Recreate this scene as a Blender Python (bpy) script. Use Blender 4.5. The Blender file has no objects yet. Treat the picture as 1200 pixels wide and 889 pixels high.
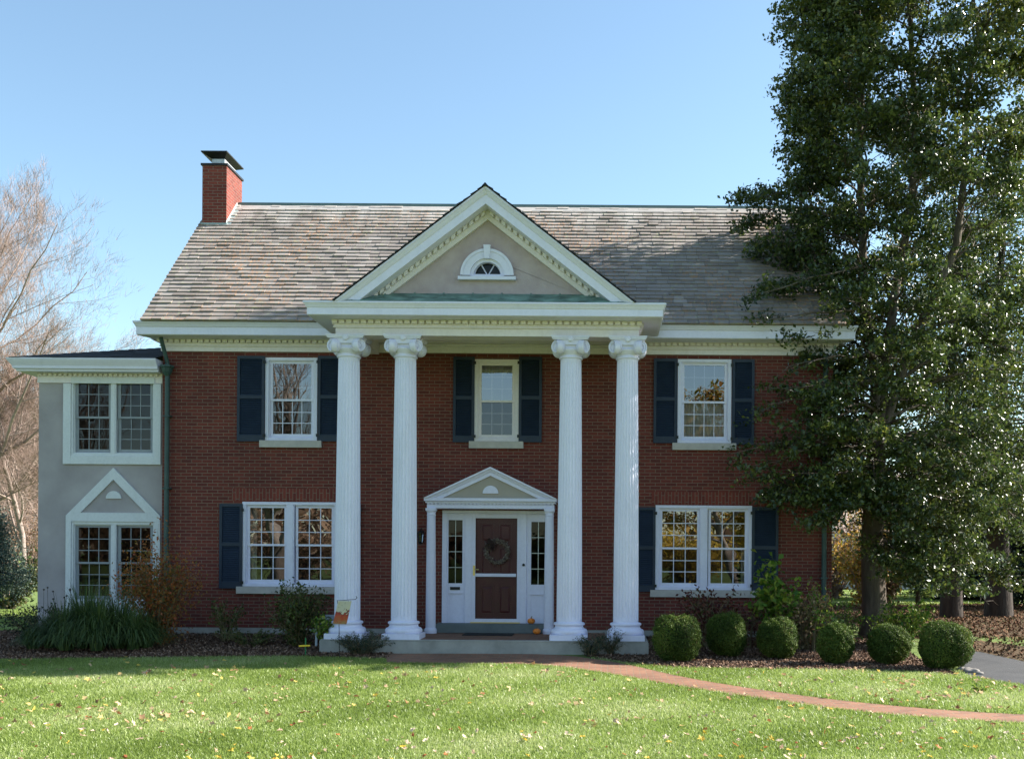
import bpy, math, random
import numpy as np
from mathutils import Vector, Matrix

sc = bpy.context.scene
COL = sc.collection
R = math.radians

# ------------------------------------------------------------------ camera
CX, CY, CZ = 2.24, -22.0, 1.65          # eye point; wall plane is y = 0, ground at the wall z = 0
FPX, VX, VY, ROLL = 1276.0, 712.0, 650.0, R(0.40)
cam_d = bpy.data.cameras.new('camera'); cam = bpy.data.objects.new('camera', cam_d); COL.objects.link(cam)
cam_d.sensor_width = 36.0; cam_d.lens = 36.0 * FPX / 1200.0
cam_d.shift_x = -(VX - 600) / 1200.0; cam_d.shift_y = (VY - 444.5) / 1200.0
cam_d.clip_start = 0.1; cam_d.clip_end = 2000
cam.matrix_world = Matrix.Translation((CX, CY, CZ)) @ Matrix.Rotation(R(90), 4, 'X') @ Matrix.Rotation(ROLL, 4, 'Z')
sc.camera = cam

# ------------------------------------------------------------------ light
SUN = Vector((1.0, 0.27, 0.66)).normalized()
w = bpy.data.worlds.new('World'); sc.world = w; w.use_nodes = True
nt = w.node_tree; nt.nodes.clear()
sky = nt.nodes.new('ShaderNodeTexSky'); sky.sky_type = 'NISHITA'; sky.sun_disc = False
sky.sun_elevation = math.asin(SUN.z); sky.sun_rotation = math.atan2(SUN.x, SUN.y)
sky.altitude = 100; sky.air_density = 1.0; sky.dust_density = 0.5; sky.ozone_density = 1.8
bg = nt.nodes.new('ShaderNodeBackground'); bg.inputs[1].default_value = 0.085
wo = nt.nodes.new('ShaderNodeOutputWorld')
bal = nt.nodes.new('ShaderNodeMix'); bal.data_type = 'RGBA'; bal.blend_type = 'MULTIPLY'; bal.inputs[0].default_value = 1
bal.inputs[7].default_value = (.99, 1.025, .94, 1); nt.links.new(sky.outputs[0], bal.inputs[6]); nt.links.new(bal.outputs[2], bg.inputs[0]); nt.links.new(bg.outputs[0], wo.inputs[0])
sl = bpy.data.lights.new('sun', 'SUN'); sl.energy = 5.0; sl.angle = R(0.53); sl.color = (1.0, 0.94, 0.85)
so = bpy.data.objects.new('sun', sl); COL.objects.link(so)
so.rotation_euler = (-SUN).to_track_quat('-Z', 'Y').to_euler(); so.location = (30, 9, 40)
sc.view_settings.view_transform = 'Standard'; sc.view_settings.look = 'None'
sc.view_settings.exposure = 1.72; sc.view_settings.gamma = 1.0
sc.view_settings.use_curve_mapping = False
sc.render.engine = 'CYCLES'
sc.cycles.max_bounces = 8; sc.cycles.transparent_max_bounces = 12

# ------------------------------------------------------------------ helpers
def at(px, py, Y):
    """world X, Z of a spot seen at photo pixel px, py lying at depth plane Y"""
    dx, dy = px - VX, py - VY; c, s = math.cos(ROLL), math.sin(ROLL)
    ux, uy = dx * c + dy * s, dy * c - dx * s
    k = FPX / (Y - CY)
    return CX + ux / k, CZ - uy / k

def gz(x, y):
    """ground height"""
    y = np.asarray(y, dtype=float)
    a = np.clip(-y / 2.6, 0, 1); b = np.clip((-y - 2.6) / 9, 0, 1)
    return -0.20 * a - 0.15 * b

def ground_at(px, py):
    Y = -4.0
    for _ in range(40):
        X, Z = at(px, py, Y); g = float(gz(X, Y))
        Y = CY + (Y - CY) * (CZ - g) / max(1e-3, (CZ - Z))
    return at(px, py, Y)[0], Y

def tag(o, label=None, cat=None, group=None, kind=None):
    if label: o['label'] = label
    if cat: o['category'] = cat
    if group: o['group'] = group
    if kind: o['kind'] = kind
    return o

def empty(name, loc, label, cat, group=None):
    o = bpy.data.objects.new(name, None); COL.objects.link(o); o.location = loc
    o.empty_display_size = 0.2
    o['o'] = tuple(loc)
    return tag(o, label, cat, group)

def link_mesh(name, me, m, parent=None, origin=(0, 0, 0), smooth=False):
    o = bpy.data.objects.new(name, me); COL.objects.link(o)
    if m is not None: me.materials.append(m)
    if parent is not None:
        o.parent = parent; o['o'] = parent['o']
        org = parent['o']
    else:
        o.location = origin; org = origin; o['o'] = tuple(origin)
    if any(org): me.transform(Matrix.Translation([-c for c in org]))
    if smooth: me.shade_smooth()
    return o

class MB:
    def __init__(s): s.v = []; s.f = []; s.t = []
    def add(s, v, f, tint=None):
        n = len(s.v); s.v += [tuple(map(float, p)) for p in v]; s.f += [tuple(i + n for i in q) for q in f]
        s.t += [0.5 if tint is None else tint] * len(f)
    def box(s, x0, x1, y0, y1, z0, z1, tint=None):
        s.add([(x0,y0,z0),(x1,y0,z0),(x1,y1,z0),(x0,y1,z0),(x0,y0,z1),(x1,y0,z1),(x1,y1,z1),(x0,y1,z1)],
              [(0,3,2,1),(4,5,6,7),(0,1,5,4),(1,2,6,5),(2,3,7,6),(3,0,4,7)], tint)
    def obox(s, c, sx, sy, sz, rot, tint=None):
        v = [Vector((i*sx/2, j*sy/2, k*sz/2)) for k in (-1,1) for j in (-1,1) for i in (-1,1)]
        v = [rot @ p + Vector(c) for p in v]
        s.add(v, [(0,2,3,1),(4,5,7,6),(0,1,5,4),(1,3,7,5),(3,2,6,7),(2,0,4,6)], tint)
    def frame(s, x0, x1, z0, z1, w, y0, y1, wt=None, wb=None):
        wt = w if wt is None else wt; wb = w if wb is None else wb
        s.box(x0, x0+w, y0, y1, z0, z1); s.box(x1-w, x1, y0, y1, z0, z1)
        s.box(x0+w, x1-w, y0, y1, z1-wt, z1); s.box(x0+w, x1-w, y0, y1, z0, z0+wb)
    def prism(s, prof, f0, f1, caps=True):
        """prof: list of 2D pts; f0/f1 map a profile point to the 3D start / end"""
        n = len(prof); v = [f0(p) for p in prof] + [f1(p) for p in prof]
        f = [(i, (i+1) % n, n+(i+1) % n, n+i) for i in range(n)]
        if caps: f += [tuple(range(n))[::-1], tuple(range(n, 2*n))]
        s.add(v, f)
    def sweep(s, path, prof):
        """path: 2D plan points, outward is to the right of travel; prof: (outward, z) closed"""
        P = [Vector(p) for p in path]; rows = []
        for i, p in enumerate(P):
            d0 = (P[i]-P[i-1]).normalized() if i else None
            d1 = (P[i+1]-P[i]).normalized() if i < len(P)-1 else None
            n0 = Vector((d0.y, -d0.x)) if d0 is not None else None
            n1 = Vector((d1.y, -d1.x)) if d1 is not None else None
            if n0 is None: m = n1
            elif n1 is None: m = n0
            else:
                m = (n0+n1).normalized(); m = m / max(.2, m.dot(n0))
            rows.append([(p.x+m.x*o, p.y+m.y*o, z) for o, z in prof])
        n = len(prof); v = [q for r in rows for q in r]; f = []
        for k in range(len(rows)-1):
            for i in range(n):
                f.append((k*n+i, k*n+(i+1) % n, (k+1)*n+(i+1) % n, (k+1)*n+i))
        f.append(tuple(range(n))); f.append(tuple((len(rows)-1)*n+i for i in range(n))[::-1])
        s.add(v, f)
    def tube(s, pts, rad, n=6, tint=None, cap=True):
        pts = [Vector(p) for p in pts]; v = []; f = []
        up = Vector((0, 0, 1)) if abs((pts[-1]-pts[0]).normalized().z) < .9 else Vector((1, 0, 0))
        for i, p in enumerate(pts):
            d = (pts[min(i+1, len(pts)-1)] - pts[max(i-1, 0)]).normalized()
            a = d.cross(up).normalized(); b = d.cross(a)
            r = rad[i] if hasattr(rad, '__len__') else rad
            for k in range(n):
                t = 2*math.pi*k/n; v.append(p + a*(r*math.cos(t)) + b*(r*math.sin(t)))
        for i in range(len(pts)-1):
            for k in range(n):
                f.append((i*n+k, i*n+(k+1) % n, (i+1)*n+(k+1) % n, (i+1)*n+k))
        if cap: f.append(tuple(range(n))); f.append(tuple((len(pts)-1)*n+k for k in range(n))[::-1])
        s.add(v, f, tint)
    def lathe(s, prof, c, n=32, axis=None):
        """prof: (radius, height); axis: 3x3 rotation"""
        v = []; f = []; A = axis or Matrix.Identity(3)
        for r, h in prof:
            for k in range(n):
                t = 2*math.pi*k/n
                v.append(A @ Vector((r*math.cos(t), r*math.sin(t), h)) + Vector(c))
        m = len(prof)
        for i in range(m-1):
            for k in range(n): f.append((i*n+k, i*n+(k+1) % n, (i+1)*n+(k+1) % n, (i+1)*n+k))
        f.append(tuple(range(n))[::-1]); f.append(tuple((m-1)*n+k for k in range(n)))
        s.add(v, f)
    def build(s, name, m, parent=None, origin=(0, 0, 0), smooth=False, bevel=0, auto=None, merge=False):
        me = bpy.data.meshes.new(name); me.from_pydata(s.v, [], s.f)
        if auto is None: auto = True
        if auto:
            import bmesh
            b = bmesh.new(); b.from_mesh(me)
            if merge: bmesh.ops.remove_doubles(b, verts=b.verts, dist=.0008)
            bmesh.ops.recalc_face_normals(b, faces=b.faces); b.to_mesh(me); b.free()
        at_ = me.attributes.new('tint', 'FLOAT', 'FACE')
        if len(me.polygons) == len(s.t): at_.data.foreach_set('value', np.array(s.t, dtype=np.float32))
        o = link_mesh(name, me, m, parent, origin, smooth)
        if bevel:
            bm_ = o.modifiers.new('bevel', 'BEVEL'); bm_.width = bevel; bm_.segments = 2; bm_.limit_method = 'ANGLE'
        return o

def np_mesh(name, V, F, m, parent=None, origin=(0, 0, 0), tint=None, smooth=False):
    me = bpy.data.meshes.new(name); nv, nf, k = len(V), len(F), F.shape[1]
    me.vertices.add(nv); me.vertices.foreach_set('co', V.astype(np.float32).ravel())
    me.loops.add(nf*k); me.loops.foreach_set('vertex_index', F.astype(np.int32).ravel())
    me.polygons.add(nf); me.polygons.foreach_set('loop_start', np.arange(0, nf*k, k, dtype=np.int32))
    me.update(calc_edges=True); me.validate()
    if tint is not None:
        a = me.attributes.new('tint', 'FLOAT', 'FACE'); a.data.foreach_set('value', tint.astype(np.float32))
    return link_mesh(name, me, m, parent, origin, smooth)

def unit(a): return a / np.maximum(1e-9, np.linalg.norm(a, axis=-1, keepdims=True))

def leaves(name, P, size, m, rng, parent=None, origin=(0, 0, 0), aspect=.55, up=.35, tint=None, lean=None, out=None):
    """one folded two-triangle leaf per point"""
    n = len(P); a = unit(rng.normal(size=(n, 3)) + (0 if lean is None else lean))
    nn = rng.normal(size=(n, 3)); nn[:, 2] += up*3
    if out is not None: nn += out*1.6
    b = unit(np.cross(a, nn)); c = np.cross(b, a)
    s = (size*rng.uniform(.65, 1.3, n))[:, None]
    base = P - a*s*.5; tip = P + a*s*.5
    l = P - b*s*aspect*.5 + c*s*.10 - a*s*.08; r = P + b*s*aspect*.5 + c*s*.10 - a*s*.08
    V = np.stack([base, r, tip, l], 1).reshape(-1, 3)
    i = np.arange(n)*4
    F = np.stack([np.stack([i, i+1, i+2], 1), np.stack([i, i+2, i+3], 1)], 1).reshape(-1, 3)
    t = rng.random(n) if tint is None else tint
    return np_mesh(name, V, F, m, parent, origin, np.repeat(t, 2))

# ------------------------------------------------------------------ materials
def nodes(name):
    m = bpy.data.materials.new(name); m.use_nodes = True; t = m.node_tree; t.nodes.clear()
    return m, t
def N(t, k, **kw):
    n = t.nodes.new('ShaderNode'+k)
    for a, b in kw.items(): setattr(n, a, b)
    return n
def ramp(t, fac, stops):
    r = N(t, 'ValToRGB'); e = r.color_ramp.elements
    while len(e) < len(stops): e.new(.5)
    for q, (p, c) in zip(e, stops): q.position = p; q.color = (*c, 1)
    t.links.new(fac, r.inputs[0]); return r.outputs[0]
def noise(t, vec, scale, detail=4, rough=.55, dist=0):
    n = N(t, 'TexNoise'); n.inputs['Scale'].default_value = scale; n.inputs['Detail'].default_value = detail
    n.inputs['Roughness'].default_value = rough; n.inputs['Distortion'].default_value = dist
    t.links.new(vec, n.inputs['Vector']); return n.outputs['Fac']
def mix(t, fac, a, b, bt='MIX'):
    n = N(t, 'Mix', data_type='RGBA', blend_type=bt)
    for sock, val in ((n.inputs[0], fac), (n.inputs[6], a), (n.inputs[7], b)):
        if isinstance(val, (int, float)): sock.default_value = val
        elif isinstance(val, tuple): sock.default_value = (*val, 1)
        else: t.links.new(val, sock)
    return n.outputs[2]
def mapping(t, vec, sc_):
    n = N(t, 'Mapping'); n.inputs['Scale'].default_value = sc_; t.links.new(vec, n.inputs[0]); return n.outputs[0]
def finish(t, col, rough=.6, bump=None, bstr=.3, bdist=.01, spec=.5, metal=0, trans=0, normal=None):
    p = N(t, 'BsdfPrincipled'); o = N(t, 'OutputMaterial')
    if isinstance(col, tuple): p.inputs['Base Color'].default_value = (*col, 1)
    else: t.links.new(col, p.inputs['Base Color'])
    if isinstance(rough, (int, float)): p.inputs['Roughness'].default_value = rough
    else: t.links.new(rough, p.inputs['Roughness'])
    p.inputs['Specular IOR Level'].default_value = spec; p.inputs['Metallic'].default_value = metal
    if bump is not None:
        b = N(t, 'Bump'); b.inputs['Strength'].default_value = bstr; b.inputs['Distance'].default_value = bdist
        t.links.new(bump, b.inputs['Height']); t.links.new(b.outputs[0], p.inputs['Normal'])
    if trans:
        tr = N(t, 'BsdfTranslucent'); mx = N(t, 'MixShader'); mx.inputs[0].default_value = trans
        if isinstance(col, tuple): tr.inputs[0].default_value = (*col, 1)
        else: t.links.new(col, tr.inputs[0])
        t.links.new(p.outputs[0], mx.inputs[1]); t.links.new(tr.outputs[0], mx.inputs[2])
        t.links.new(mx.outputs[0], o.inputs[0])
    else: t.links.new(p.outputs[0], o.inputs[0])
def tc(t): return N(t, 'TexCoord').outputs['Object']
def mat(name, c1, c2, scale=3, rough=.6, bump=.2, bdist=.004, bscale=40, spec=.4, metal=0, stops=(.3, .7), stretch=(1, 1, 1)):
    m, t = nodes(name); v = mapping(t, tc(t), stretch)
    col = ramp(t, noise(t, v, scale, 6, .6), [(stops[0], c1), (stops[1], c2)])
    finish(t, col, rough, noise(t, v, bscale, 4) if bump else None, bump, bdist, spec, metal)
    return m
def leaf_mat(name, cols, rough=.45, trans=.3, spec=.5):
    m, t = nodes(name); a = N(t, 'Attribute', attribute_name='tint')
    k = len(cols); col = ramp(t, a.outputs['Fac'], [((i+.0)/(k-1), c) for i, c in enumerate(cols)])
    finish(t, col, rough, trans=trans, spec=spec); return m

def brick_mat(name, vertical=False, paving=False, bw=.213, rh=.0677, c=((.165,.040,.030),(.105,.028,.024)), mort=(.19,.13,.10)):
    m, t = nodes(name); g = tc(t); sx = N(t, 'SeparateXYZ'); t.links.new(g, sx.inputs[0])
    cb = N(t, 'CombineXYZ')
    if paving:
        t.links.new(sx.outputs[0], cb.inputs[0]); t.links.new(sx.outputs[1], cb.inputs[1])
    else:
        ad = N(t, 'Math', operation='ADD'); t.links.new(sx.outputs[0], ad.inputs[0]); t.links.new(sx.outputs[1], ad.inputs[1])
        if vertical: t.links.new(sx.outputs[2], cb.inputs[0]); t.links.new(ad.outputs[0], cb.inputs[1])
        else: t.links.new(ad.outputs[0], cb.inputs[0]); t.links.new(sx.outputs[2], cb.inputs[1])
    b = N(t, 'TexBrick'); b.offset = .5; b.inputs['Scale'].default_value = 1
    b.inputs['Brick Width'].default_value = bw; b.inputs['Row Height'].default_value = rh
    b.inputs['Mortar Size'].default_value = .0068; b.inputs['Mortar Smooth'].default_value = .15; b.inputs['Bias'].default_value = -.1
    b.inputs['Color1'].default_value = (*c[0], 1); b.inputs['Color2'].default_value = (*c[1], 1)
    b.inputs['Mortar'].default_value = (*mort, 1)
    t.links.new(cb.outputs[0], b.inputs['Vector'])
    big = noise(t, g, .9, 5, .6); fine = noise(t, g, 60, 4, .6)
    col = mix(t, .55, b.outputs['Color'], ramp(t, big, [(.3, (.62,.62,.64)), (.72, (1.25,1.2,1.15))]), 'MULTIPLY')
    col = mix(t, .5, col, ramp(t, fine, [(.3, (.7,.7,.7)), (.7, (1.3,1.3,1.3))]), 'MULTIPLY')
    inv = N(t, 'Math', operation='SUBTRACT'); inv.inputs[0].default_value = 1; t.links.new(b.outputs['Fac'], inv.inputs[1])
    ad2 = N(t, 'Math', operation='MULTIPLY_ADD'); t.links.new(fine, ad2.inputs[0]); ad2.inputs[1].default_value = .25; t.links.new(inv.outputs[0], ad2.inputs[2])
    finish(t, col, .85, ad2.outputs[0], .9, .006, .25); return m

M = {}
M['brick'] = brick_mat('red_brick')
M['soldier'] = brick_mat('soldier_brick', vertical=True, bw=.26, rh=.0677, c=((.2,.046,.034),(.13,.03,.025)))
M['chimney_brick'] = brick_mat('chimney_brick', c=((.22,.05,.036),(.14,.032,.026)), mort=(.22,.15,.12))
M['paver'] = brick_mat('paver_brick', paving=True, bw=.205, rh=.105, c=((.27,.135,.085),(.19,.10,.068)), mort=(.20,.17,.12))
def white_mat(name, c, dirt, amt=.5):
    m, t = nodes(name); g = tc(t)
    n1 = noise(t, mapping(t, g, (1.2, 1.2, .35)), 3, 6, .65); n2 = noise(t, g, 22, 4, .6)
    col = ramp(t, n1, [(.28, dirt), (.50, c), (.8, tuple(x*1.04 for x in c))])
    col = mix(t, amt, col, ramp(t, n2, [(.35, tuple(x*.86 for x in c)), (.6, c)]), 'MIX')
    finish(t, col, .5, n2, .12, .002, .4); return m
M['white'] = white_mat('white_paint', (.70,.70,.85), (.62,.62,.74), .35)
M['cream'] = white_mat('cream_paint', (.74,.69,.72), (.64,.59,.60))
M['trim'] = white_mat('pale_stucco_trim', (.62,.64,.67), (.52,.54,.56))
M['stucco'] = mat('stucco', (.30,.27,.28), (.42,.385,.395), 1.2, .9, .7, .006, 90, .2)
M['stucco2'] = mat('pediment_stucco', (.39,.31,.32), (.48,.40,.415), 3.5, .9, .9, .008, 60, .2)
M['greige'] = mat('portal_panel_paint', (.34,.30,.26), (.38,.34,.29), 2, .7, .1)
M['screen_frame'] = mat('screen_frame', (.22,.24,.27), (.28,.30,.33), 5, .6, .1)
M['navy'] = mat('navy_paint', (.010,.020,.040), (.018,.030,.055), 4, .5, .2, .002, 50, .35)
M['sill'] = mat('limestone_sill', (.40,.37,.35), (.50,.47,.44), 6, .85, .4, .003, 80, .2)
M['concrete'] = mat('concrete', (.24,.24,.22), (.38,.37,.34), 3, .9, .5, .004, 60, .2)
M['step'] = mat('grey_step_paint', (.10,.12,.12), (.15,.17,.17), 3, .7, .2)
M['copper'] = mat('patina_copper', (.05,.10,.08), (.22,.36,.30), 3, .6, .4, .004, 30, .4, stops=(.35,.7), stretch=(1,1,3))
M['pipe'] = mat('downspout_copper', (.02,.05,.05), (.045,.085,.08), 5, .5, .2, .003, 30, .4)
M['door'] = mat('maroon_door', (.060,.004,.009), (.075,.006,.012), 4, .4, .1, spec=.4)
M['brass'] = mat('brass', (.55,.42,.15), (.65,.5,.2), 8, .35, .1, metal=.7)
M['dark_metal'] = mat('dark_metal', (.015,.016,.018), (.03,.03,.032), 8, .5, .2, metal=.4)
M['tin'] = mat('galvanised_tin', (.35,.37,.38), (.55,.57,.58), 8, .4, .2, metal=.5)
M['lead'] = mat('flashing', (.22,.28,.28), (.42,.50,.50), 8, .6, .3)
M['black_mat'] = mat('door_mat_rubber', (.012,.013,.014), (.025,.025,.025), 40, .9, .5)
M['curtain'] = mat('curtain', (.62,.60,.55), (.75,.73,.69), 8, .8, .1)
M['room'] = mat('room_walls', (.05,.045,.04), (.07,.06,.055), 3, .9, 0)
M['pumpkin'] = mat('pumpkin_skin', (.75,.20,.02), (.85,.27,.04), 10, .4, .2)
M['stem'] = mat('dry_stem', (.12,.10,.05), (.2,.16,.09), 10, .8, .2)
M['stone'] = mat('field_stone', (.15,.135,.12), (.24,.22,.20), 6, .9, .5, .01, 20)
M['asphalt'] = mat('asphalt', (.035,.036,.04), (.06,.06,.062), 2, .85, .8, .004, 120, .3)
M['bark'] = mat('bark', (.07,.055,.043), (.16,.135,.11), 6, .95, 1.0, .03, 22, .2, stretch=(1,1,.25))
M['bark_dark'] = mat('dark_bark', (.03,.025,.022), (.075,.06,.05), 6, .95, 1.0, .03, 18, .2, stretch=(1,1,.2))
M['bark_bare'] = mat('bare_bark', (.19,.145,.125), (.34,.27,.24), 5, .95, .5, .02, 18, .2)
M['twig'] = mat('fine_twigs', (.24,.16,.13), (.36,.26,.22), 3, .9, 0)
M['bark_mirror'] = mat('maple_bark', (.14,.11,.09), (.26,.21,.18), 5, .95, .5, .02, 18, .2)

def glass_mat(name, refl, tint=.85, wob=.0, ior=1.5):
    m, t = nodes(name); o = N(t, 'OutputMaterial'); tr = N(t, 'BsdfTransparent'); tr.inputs[0].default_value = (tint, tint, tint*1.01, 1)
    gl = N(t, 'BsdfGlossy'); gl.inputs['Roughness'].default_value = .0; gl.inputs[0].default_value = (.95, .97, 1, 1)
    fr = N(t, 'Fresnel'); fr.inputs[0].default_value = ior
    ad = N(t, 'Math', operation='ADD'); ad.use_clamp = True; ad.inputs[1].default_value = refl; t.links.new(fr.outputs[0], ad.inputs[0])
    if wob:
        n = noise(t, tc(t), 2.2, 1, .4); b = N(t, 'Bump'); b.inputs['Strength'].default_value = wob; b.inputs['Distance'].default_value = .01
        t.links.new(n, b.inputs['Height']); t.links.new(b.outputs[0], gl.inputs['Normal'])
    mx = N(t, 'MixShader'); t.links.new(ad.outputs[0], mx.inputs[0]); t.links.new(tr.outputs[0], mx.inputs[1]); t.links.new(gl.outputs[0], mx.inputs[2])
    t.links.new(mx.outputs[0], o.inputs[0]); return m
M['glass'] = glass_mat('window_glass', .16, .62, .12); M['glass_low'] = glass_mat('screened_lower_glass', .04, .6, .15)
M['glass_dull'] = glass_mat('screened_glass', .0, .45, .1, 1.42)
M['glass_dark'] = glass_mat('sidelight_glass', .0, .6, .1, 1.32)
M['glass_storm'] = glass_mat('storm_glass', .0, .95, 0, 1.10)

def shingle_mat(name, dark=False):
    m, t = nodes(name); g = tc(t); a = N(t, 'Attribute', attribute_name='tint').outputs['Fac']
    if dark: base = ramp(t, a, [(0, (.018,.020,.024)), (1, (.045,.048,.055))])
    else: base = ramp(t, a, [(0, (.205,.176,.157)), (.25, (.245,.213,.192)), (.75, (.285,.250,.226)), (1, (.33,.295,.27))])
    n1 = noise(t, mapping(t, g, (.9, .25, .25)), 1.4, 6, .6)
    col = mix(t, .5, base, ramp(t, n1, [(.32, (.74,.73,.72)), (.68, (1.2,1.2,1.2))]), 'MULTIPLY')
    if not dark:
        n2 = noise(t, mapping(t, g, (2.5, 1, 1)), 9, 4, .6); n3 = noise(t, g, .55, 3, .5)
        rs = ramp(t, n2, [(.50, (0,0,0)), (.62, (1,1,1))]); rr = ramp(t, n3, [(.42, (0,0,0)), (.6, (1,1,1))])
        f = mix(t, 1.0, rs, rr, 'MULTIPLY'); col = mix(t, mix(t, .6, (0,0,0), f), col, (.50,.25,.11))
        n5 = noise(t, g, 12, 3, .5); f5 = ramp(t, n5, [(.6, (0,0,0)), (.7, (.6,.6,.6))]); col = mix(t, f5, col, (.36,.38,.22))
        # pale wash running down from the ridge flashing
        sp = N(t, 'SeparateXYZ'); t.links.new(g, sp.inputs[0])
        n4 = noise(t, mapping(t, g, (1, .12, .12)), 2.4, 4, .6)
        ad = N(t, 'Math', operation='MULTIPLY_ADD'); t.links.new(n4, ad.inputs[0]); ad.inputs[1].default_value = 2.6; t.links.new(sp.outputs[2], ad.inputs[2])
        f4 = ramp(t, N(t, 'Math', operation='MULTIPLY').outputs[0], [(0, (0,0,0)), (1, (1,1,1))])
        ml = t.nodes[-2]
        mr = N(t, 'MapRange'); mr.inputs[1].default_value = 10.35; mr.inputs[2].default_value = 11.15; t.links.new(ad.outputs[0], mr.inputs[0])
        mm = N(t, 'Math', operation='MULTIPLY'); mm.inputs[1].default_value = .65; t.links.new(mr.outputs[0], mm.inputs[0])
        col = mix(t, mm.outputs[0], col, (.58,.54,.50))
    finish(t, col, .85, noise(t, g, 50, 4), .5, .006, .25); return m
M['shingle'] = shingle_mat('cedar_shingle'); M['shingle_dark'] = shingle_mat('dark_asphalt_shingle', True)

def ground_mat(name, cols, s1=.5, s2=14, rough=.95, bscale=50, bd=.02):
    m, t = nodes(name); g = tc(t)
    c1 = ramp(t, noise(t, g, s1, 5, .6), [(.3, cols[0]), (.7, cols[1])]); c2 = ramp(t, noise(t, g, s2, 6, .7), [(.3, cols[2]), (.7, cols[3])])
    finish(t, mix(t, .5, c1, c2), rough, noise(t, g, bscale, 5, .7), .8, bd, .15); return m
M['lawn'] = ground_mat('lawn_soil', ((.09,.15,.03),(.14,.20,.05),(.08,.13,.03),(.20,.23,.09)))
M['mulch'] = ground_mat('mulch', ((.06,.038,.028),(.11,.07,.05),(.035,.022,.016),(.17,.11,.075)), .8, 30)
M['litter'] = ground_mat('leaf_litter_ground', ((.05,.035,.022),(.10,.065,.04),(.04,.045,.015),(.16,.09,.05)), .6, 22)
M['grass'] = leaf_mat('grass_blade', [(.14,.20,.035), (.22,.305,.06), (.31,.395,.11), (.46,.49,.25)], .42, .45, .5)
M['holly'] = leaf_mat('holly_leaf', [(.022,.040,.010), (.040,.066,.015), (.078,.108,.024), (.17,.18,.036)], .33, .38, .6)
M['boxwood'] = leaf_mat('boxwood_leaf', [(.028,.052,.010), (.055,.092,.016), (.09,.14,.024), (.14,.19,.035), (.26,.20,.08)], .6, .3, .2)
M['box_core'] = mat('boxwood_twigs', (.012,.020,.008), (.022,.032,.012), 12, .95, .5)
M['ornamental'] = leaf_mat('strap_leaf', [(.035,.065,.025), (.06,.105,.03), (.12,.16,.045)], .5, .25, .3)
M['orange_leaf'] = leaf_mat('orange_leaf', [(.08,.10,.03), (.24,.15,.035), (.36,.13,.025), (.34,.08,.03), (.28,.14,.045)], .5, .4, .3)
M['shrub_leaf'] = leaf_mat('shrub_leaf', [(.02,.045,.012), (.05,.085,.02), (.10,.08,.03), (.12,.17,.03)], .5, .3, .3)
M['dark_red_leaf'] = leaf_mat('dark_red_leaf', [(.04,.012,.012), (.09,.02,.018), (.14,.05,.03), (.04,.06,.015)], .5, .3, .3)
M['lime_leaf'] = leaf_mat('lime_leaf', [(.04,.10,.015), (.10,.19,.02), (.30,.34,.05)], .5, .4, .3)
M['tan_leaf'] = leaf_mat('tan_leaf', [(.20,.12,.07), (.32,.20,.11), (.10,.13,.03), (.42,.30,.18)], .6, .35, .2)
M['yellow_leaf'] = leaf_mat('autumn_yellow_leaf', [(.10,.12,.02), (.30,.22,.03), (.45,.26,.05), (.28,.12,.04)], .5, .4, .3)
M['gold_leaf'] = leaf_mat('golden_leaf', [(.30,.22,.03), (.55,.38,.05), (.62,.42,.08)], .5, .4, .3)
M['rust_leaf'] = leaf_mat('rust_leaf', [(.10,.06,.035), (.22,.13,.08), (.36,.24,.16)], .6, .4, .2)
M['spruce'] = leaf_mat('spruce_needle', [(.04,.07,.055), (.07,.11,.09), (.14,.18,.14)], .5, .1, .3)
M['dark_green'] = leaf_mat('dark_evergreen', [(.008,.018,.008), (.015,.03,.012), (.03,.05,.016)], .5, .1, .3)
M['herb'] = leaf_mat('herb_leaf', [(.03,.05,.035), (.045,.075,.04), (.06,.065,.06)], .6, .2, .3)

# ================================================================== GROUND
def grid_axis(a, b, na, lo, hi, far):
    return np.concatenate([-np.geomspace(far, -(a)+0.01, 14)[:-1] if a < 0 else [], np.linspace(a, b, na), np.geomspace(b+.01, far, 14)[1:]])
gx = grid_axis(-20, 20, 81, 0, 0, 900); gy = grid_axis(-24, 24, 97, 0, 0, 900)
GX, GY = np.meshgrid(gx, gy); V = np.stack([GX, GY, gz(GX, GY)], -1).reshape(-1, 3)
nx, ny = len(gx), len(gy); i = np.arange((ny-1)*nx).reshape(ny-1, nx)[:, :-1].ravel()
np_mesh('lawn', V, np.stack([i, i+1, i+nx+1, i+nx], 1), M['lawn'], smooth=True)['kind'] = 'structure'

def strip(name, A, B, m, dz, across=6, sub=6):
    """sheet on the ground between polylines A and B"""
    def dens(P):
        out = []
        for (a, b) in zip(P[:-1], P[1:]):
            for k in range(sub): out.append((a[0]+(b[0]-a[0])*k/sub, a[1]+(b[1]-a[1])*k/sub))
        return out+[P[-1]]
    A, B = dens(A), dens(B); V = []; F = []
    for (a, b) in zip(A, B):
        for k in range(across+1):
            x, y = a[0]+(b[0]-a[0])*k/across, a[1]+(b[1]-a[1])*k/across
            V.append((x, y, float(gz(x, y))+dz))
    w_ = across+1
    for j in range(len(A)-1):
        for k in range(across): F.append((j*w_+k, j*w_+k+1, (j+1)*w_+k+1, (j+1)*w_+k))
    o = np_mesh(name, np.array(V), np.array(F), m, smooth=True); o['kind'] = 'structure'
    return A + B[::-1]

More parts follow.
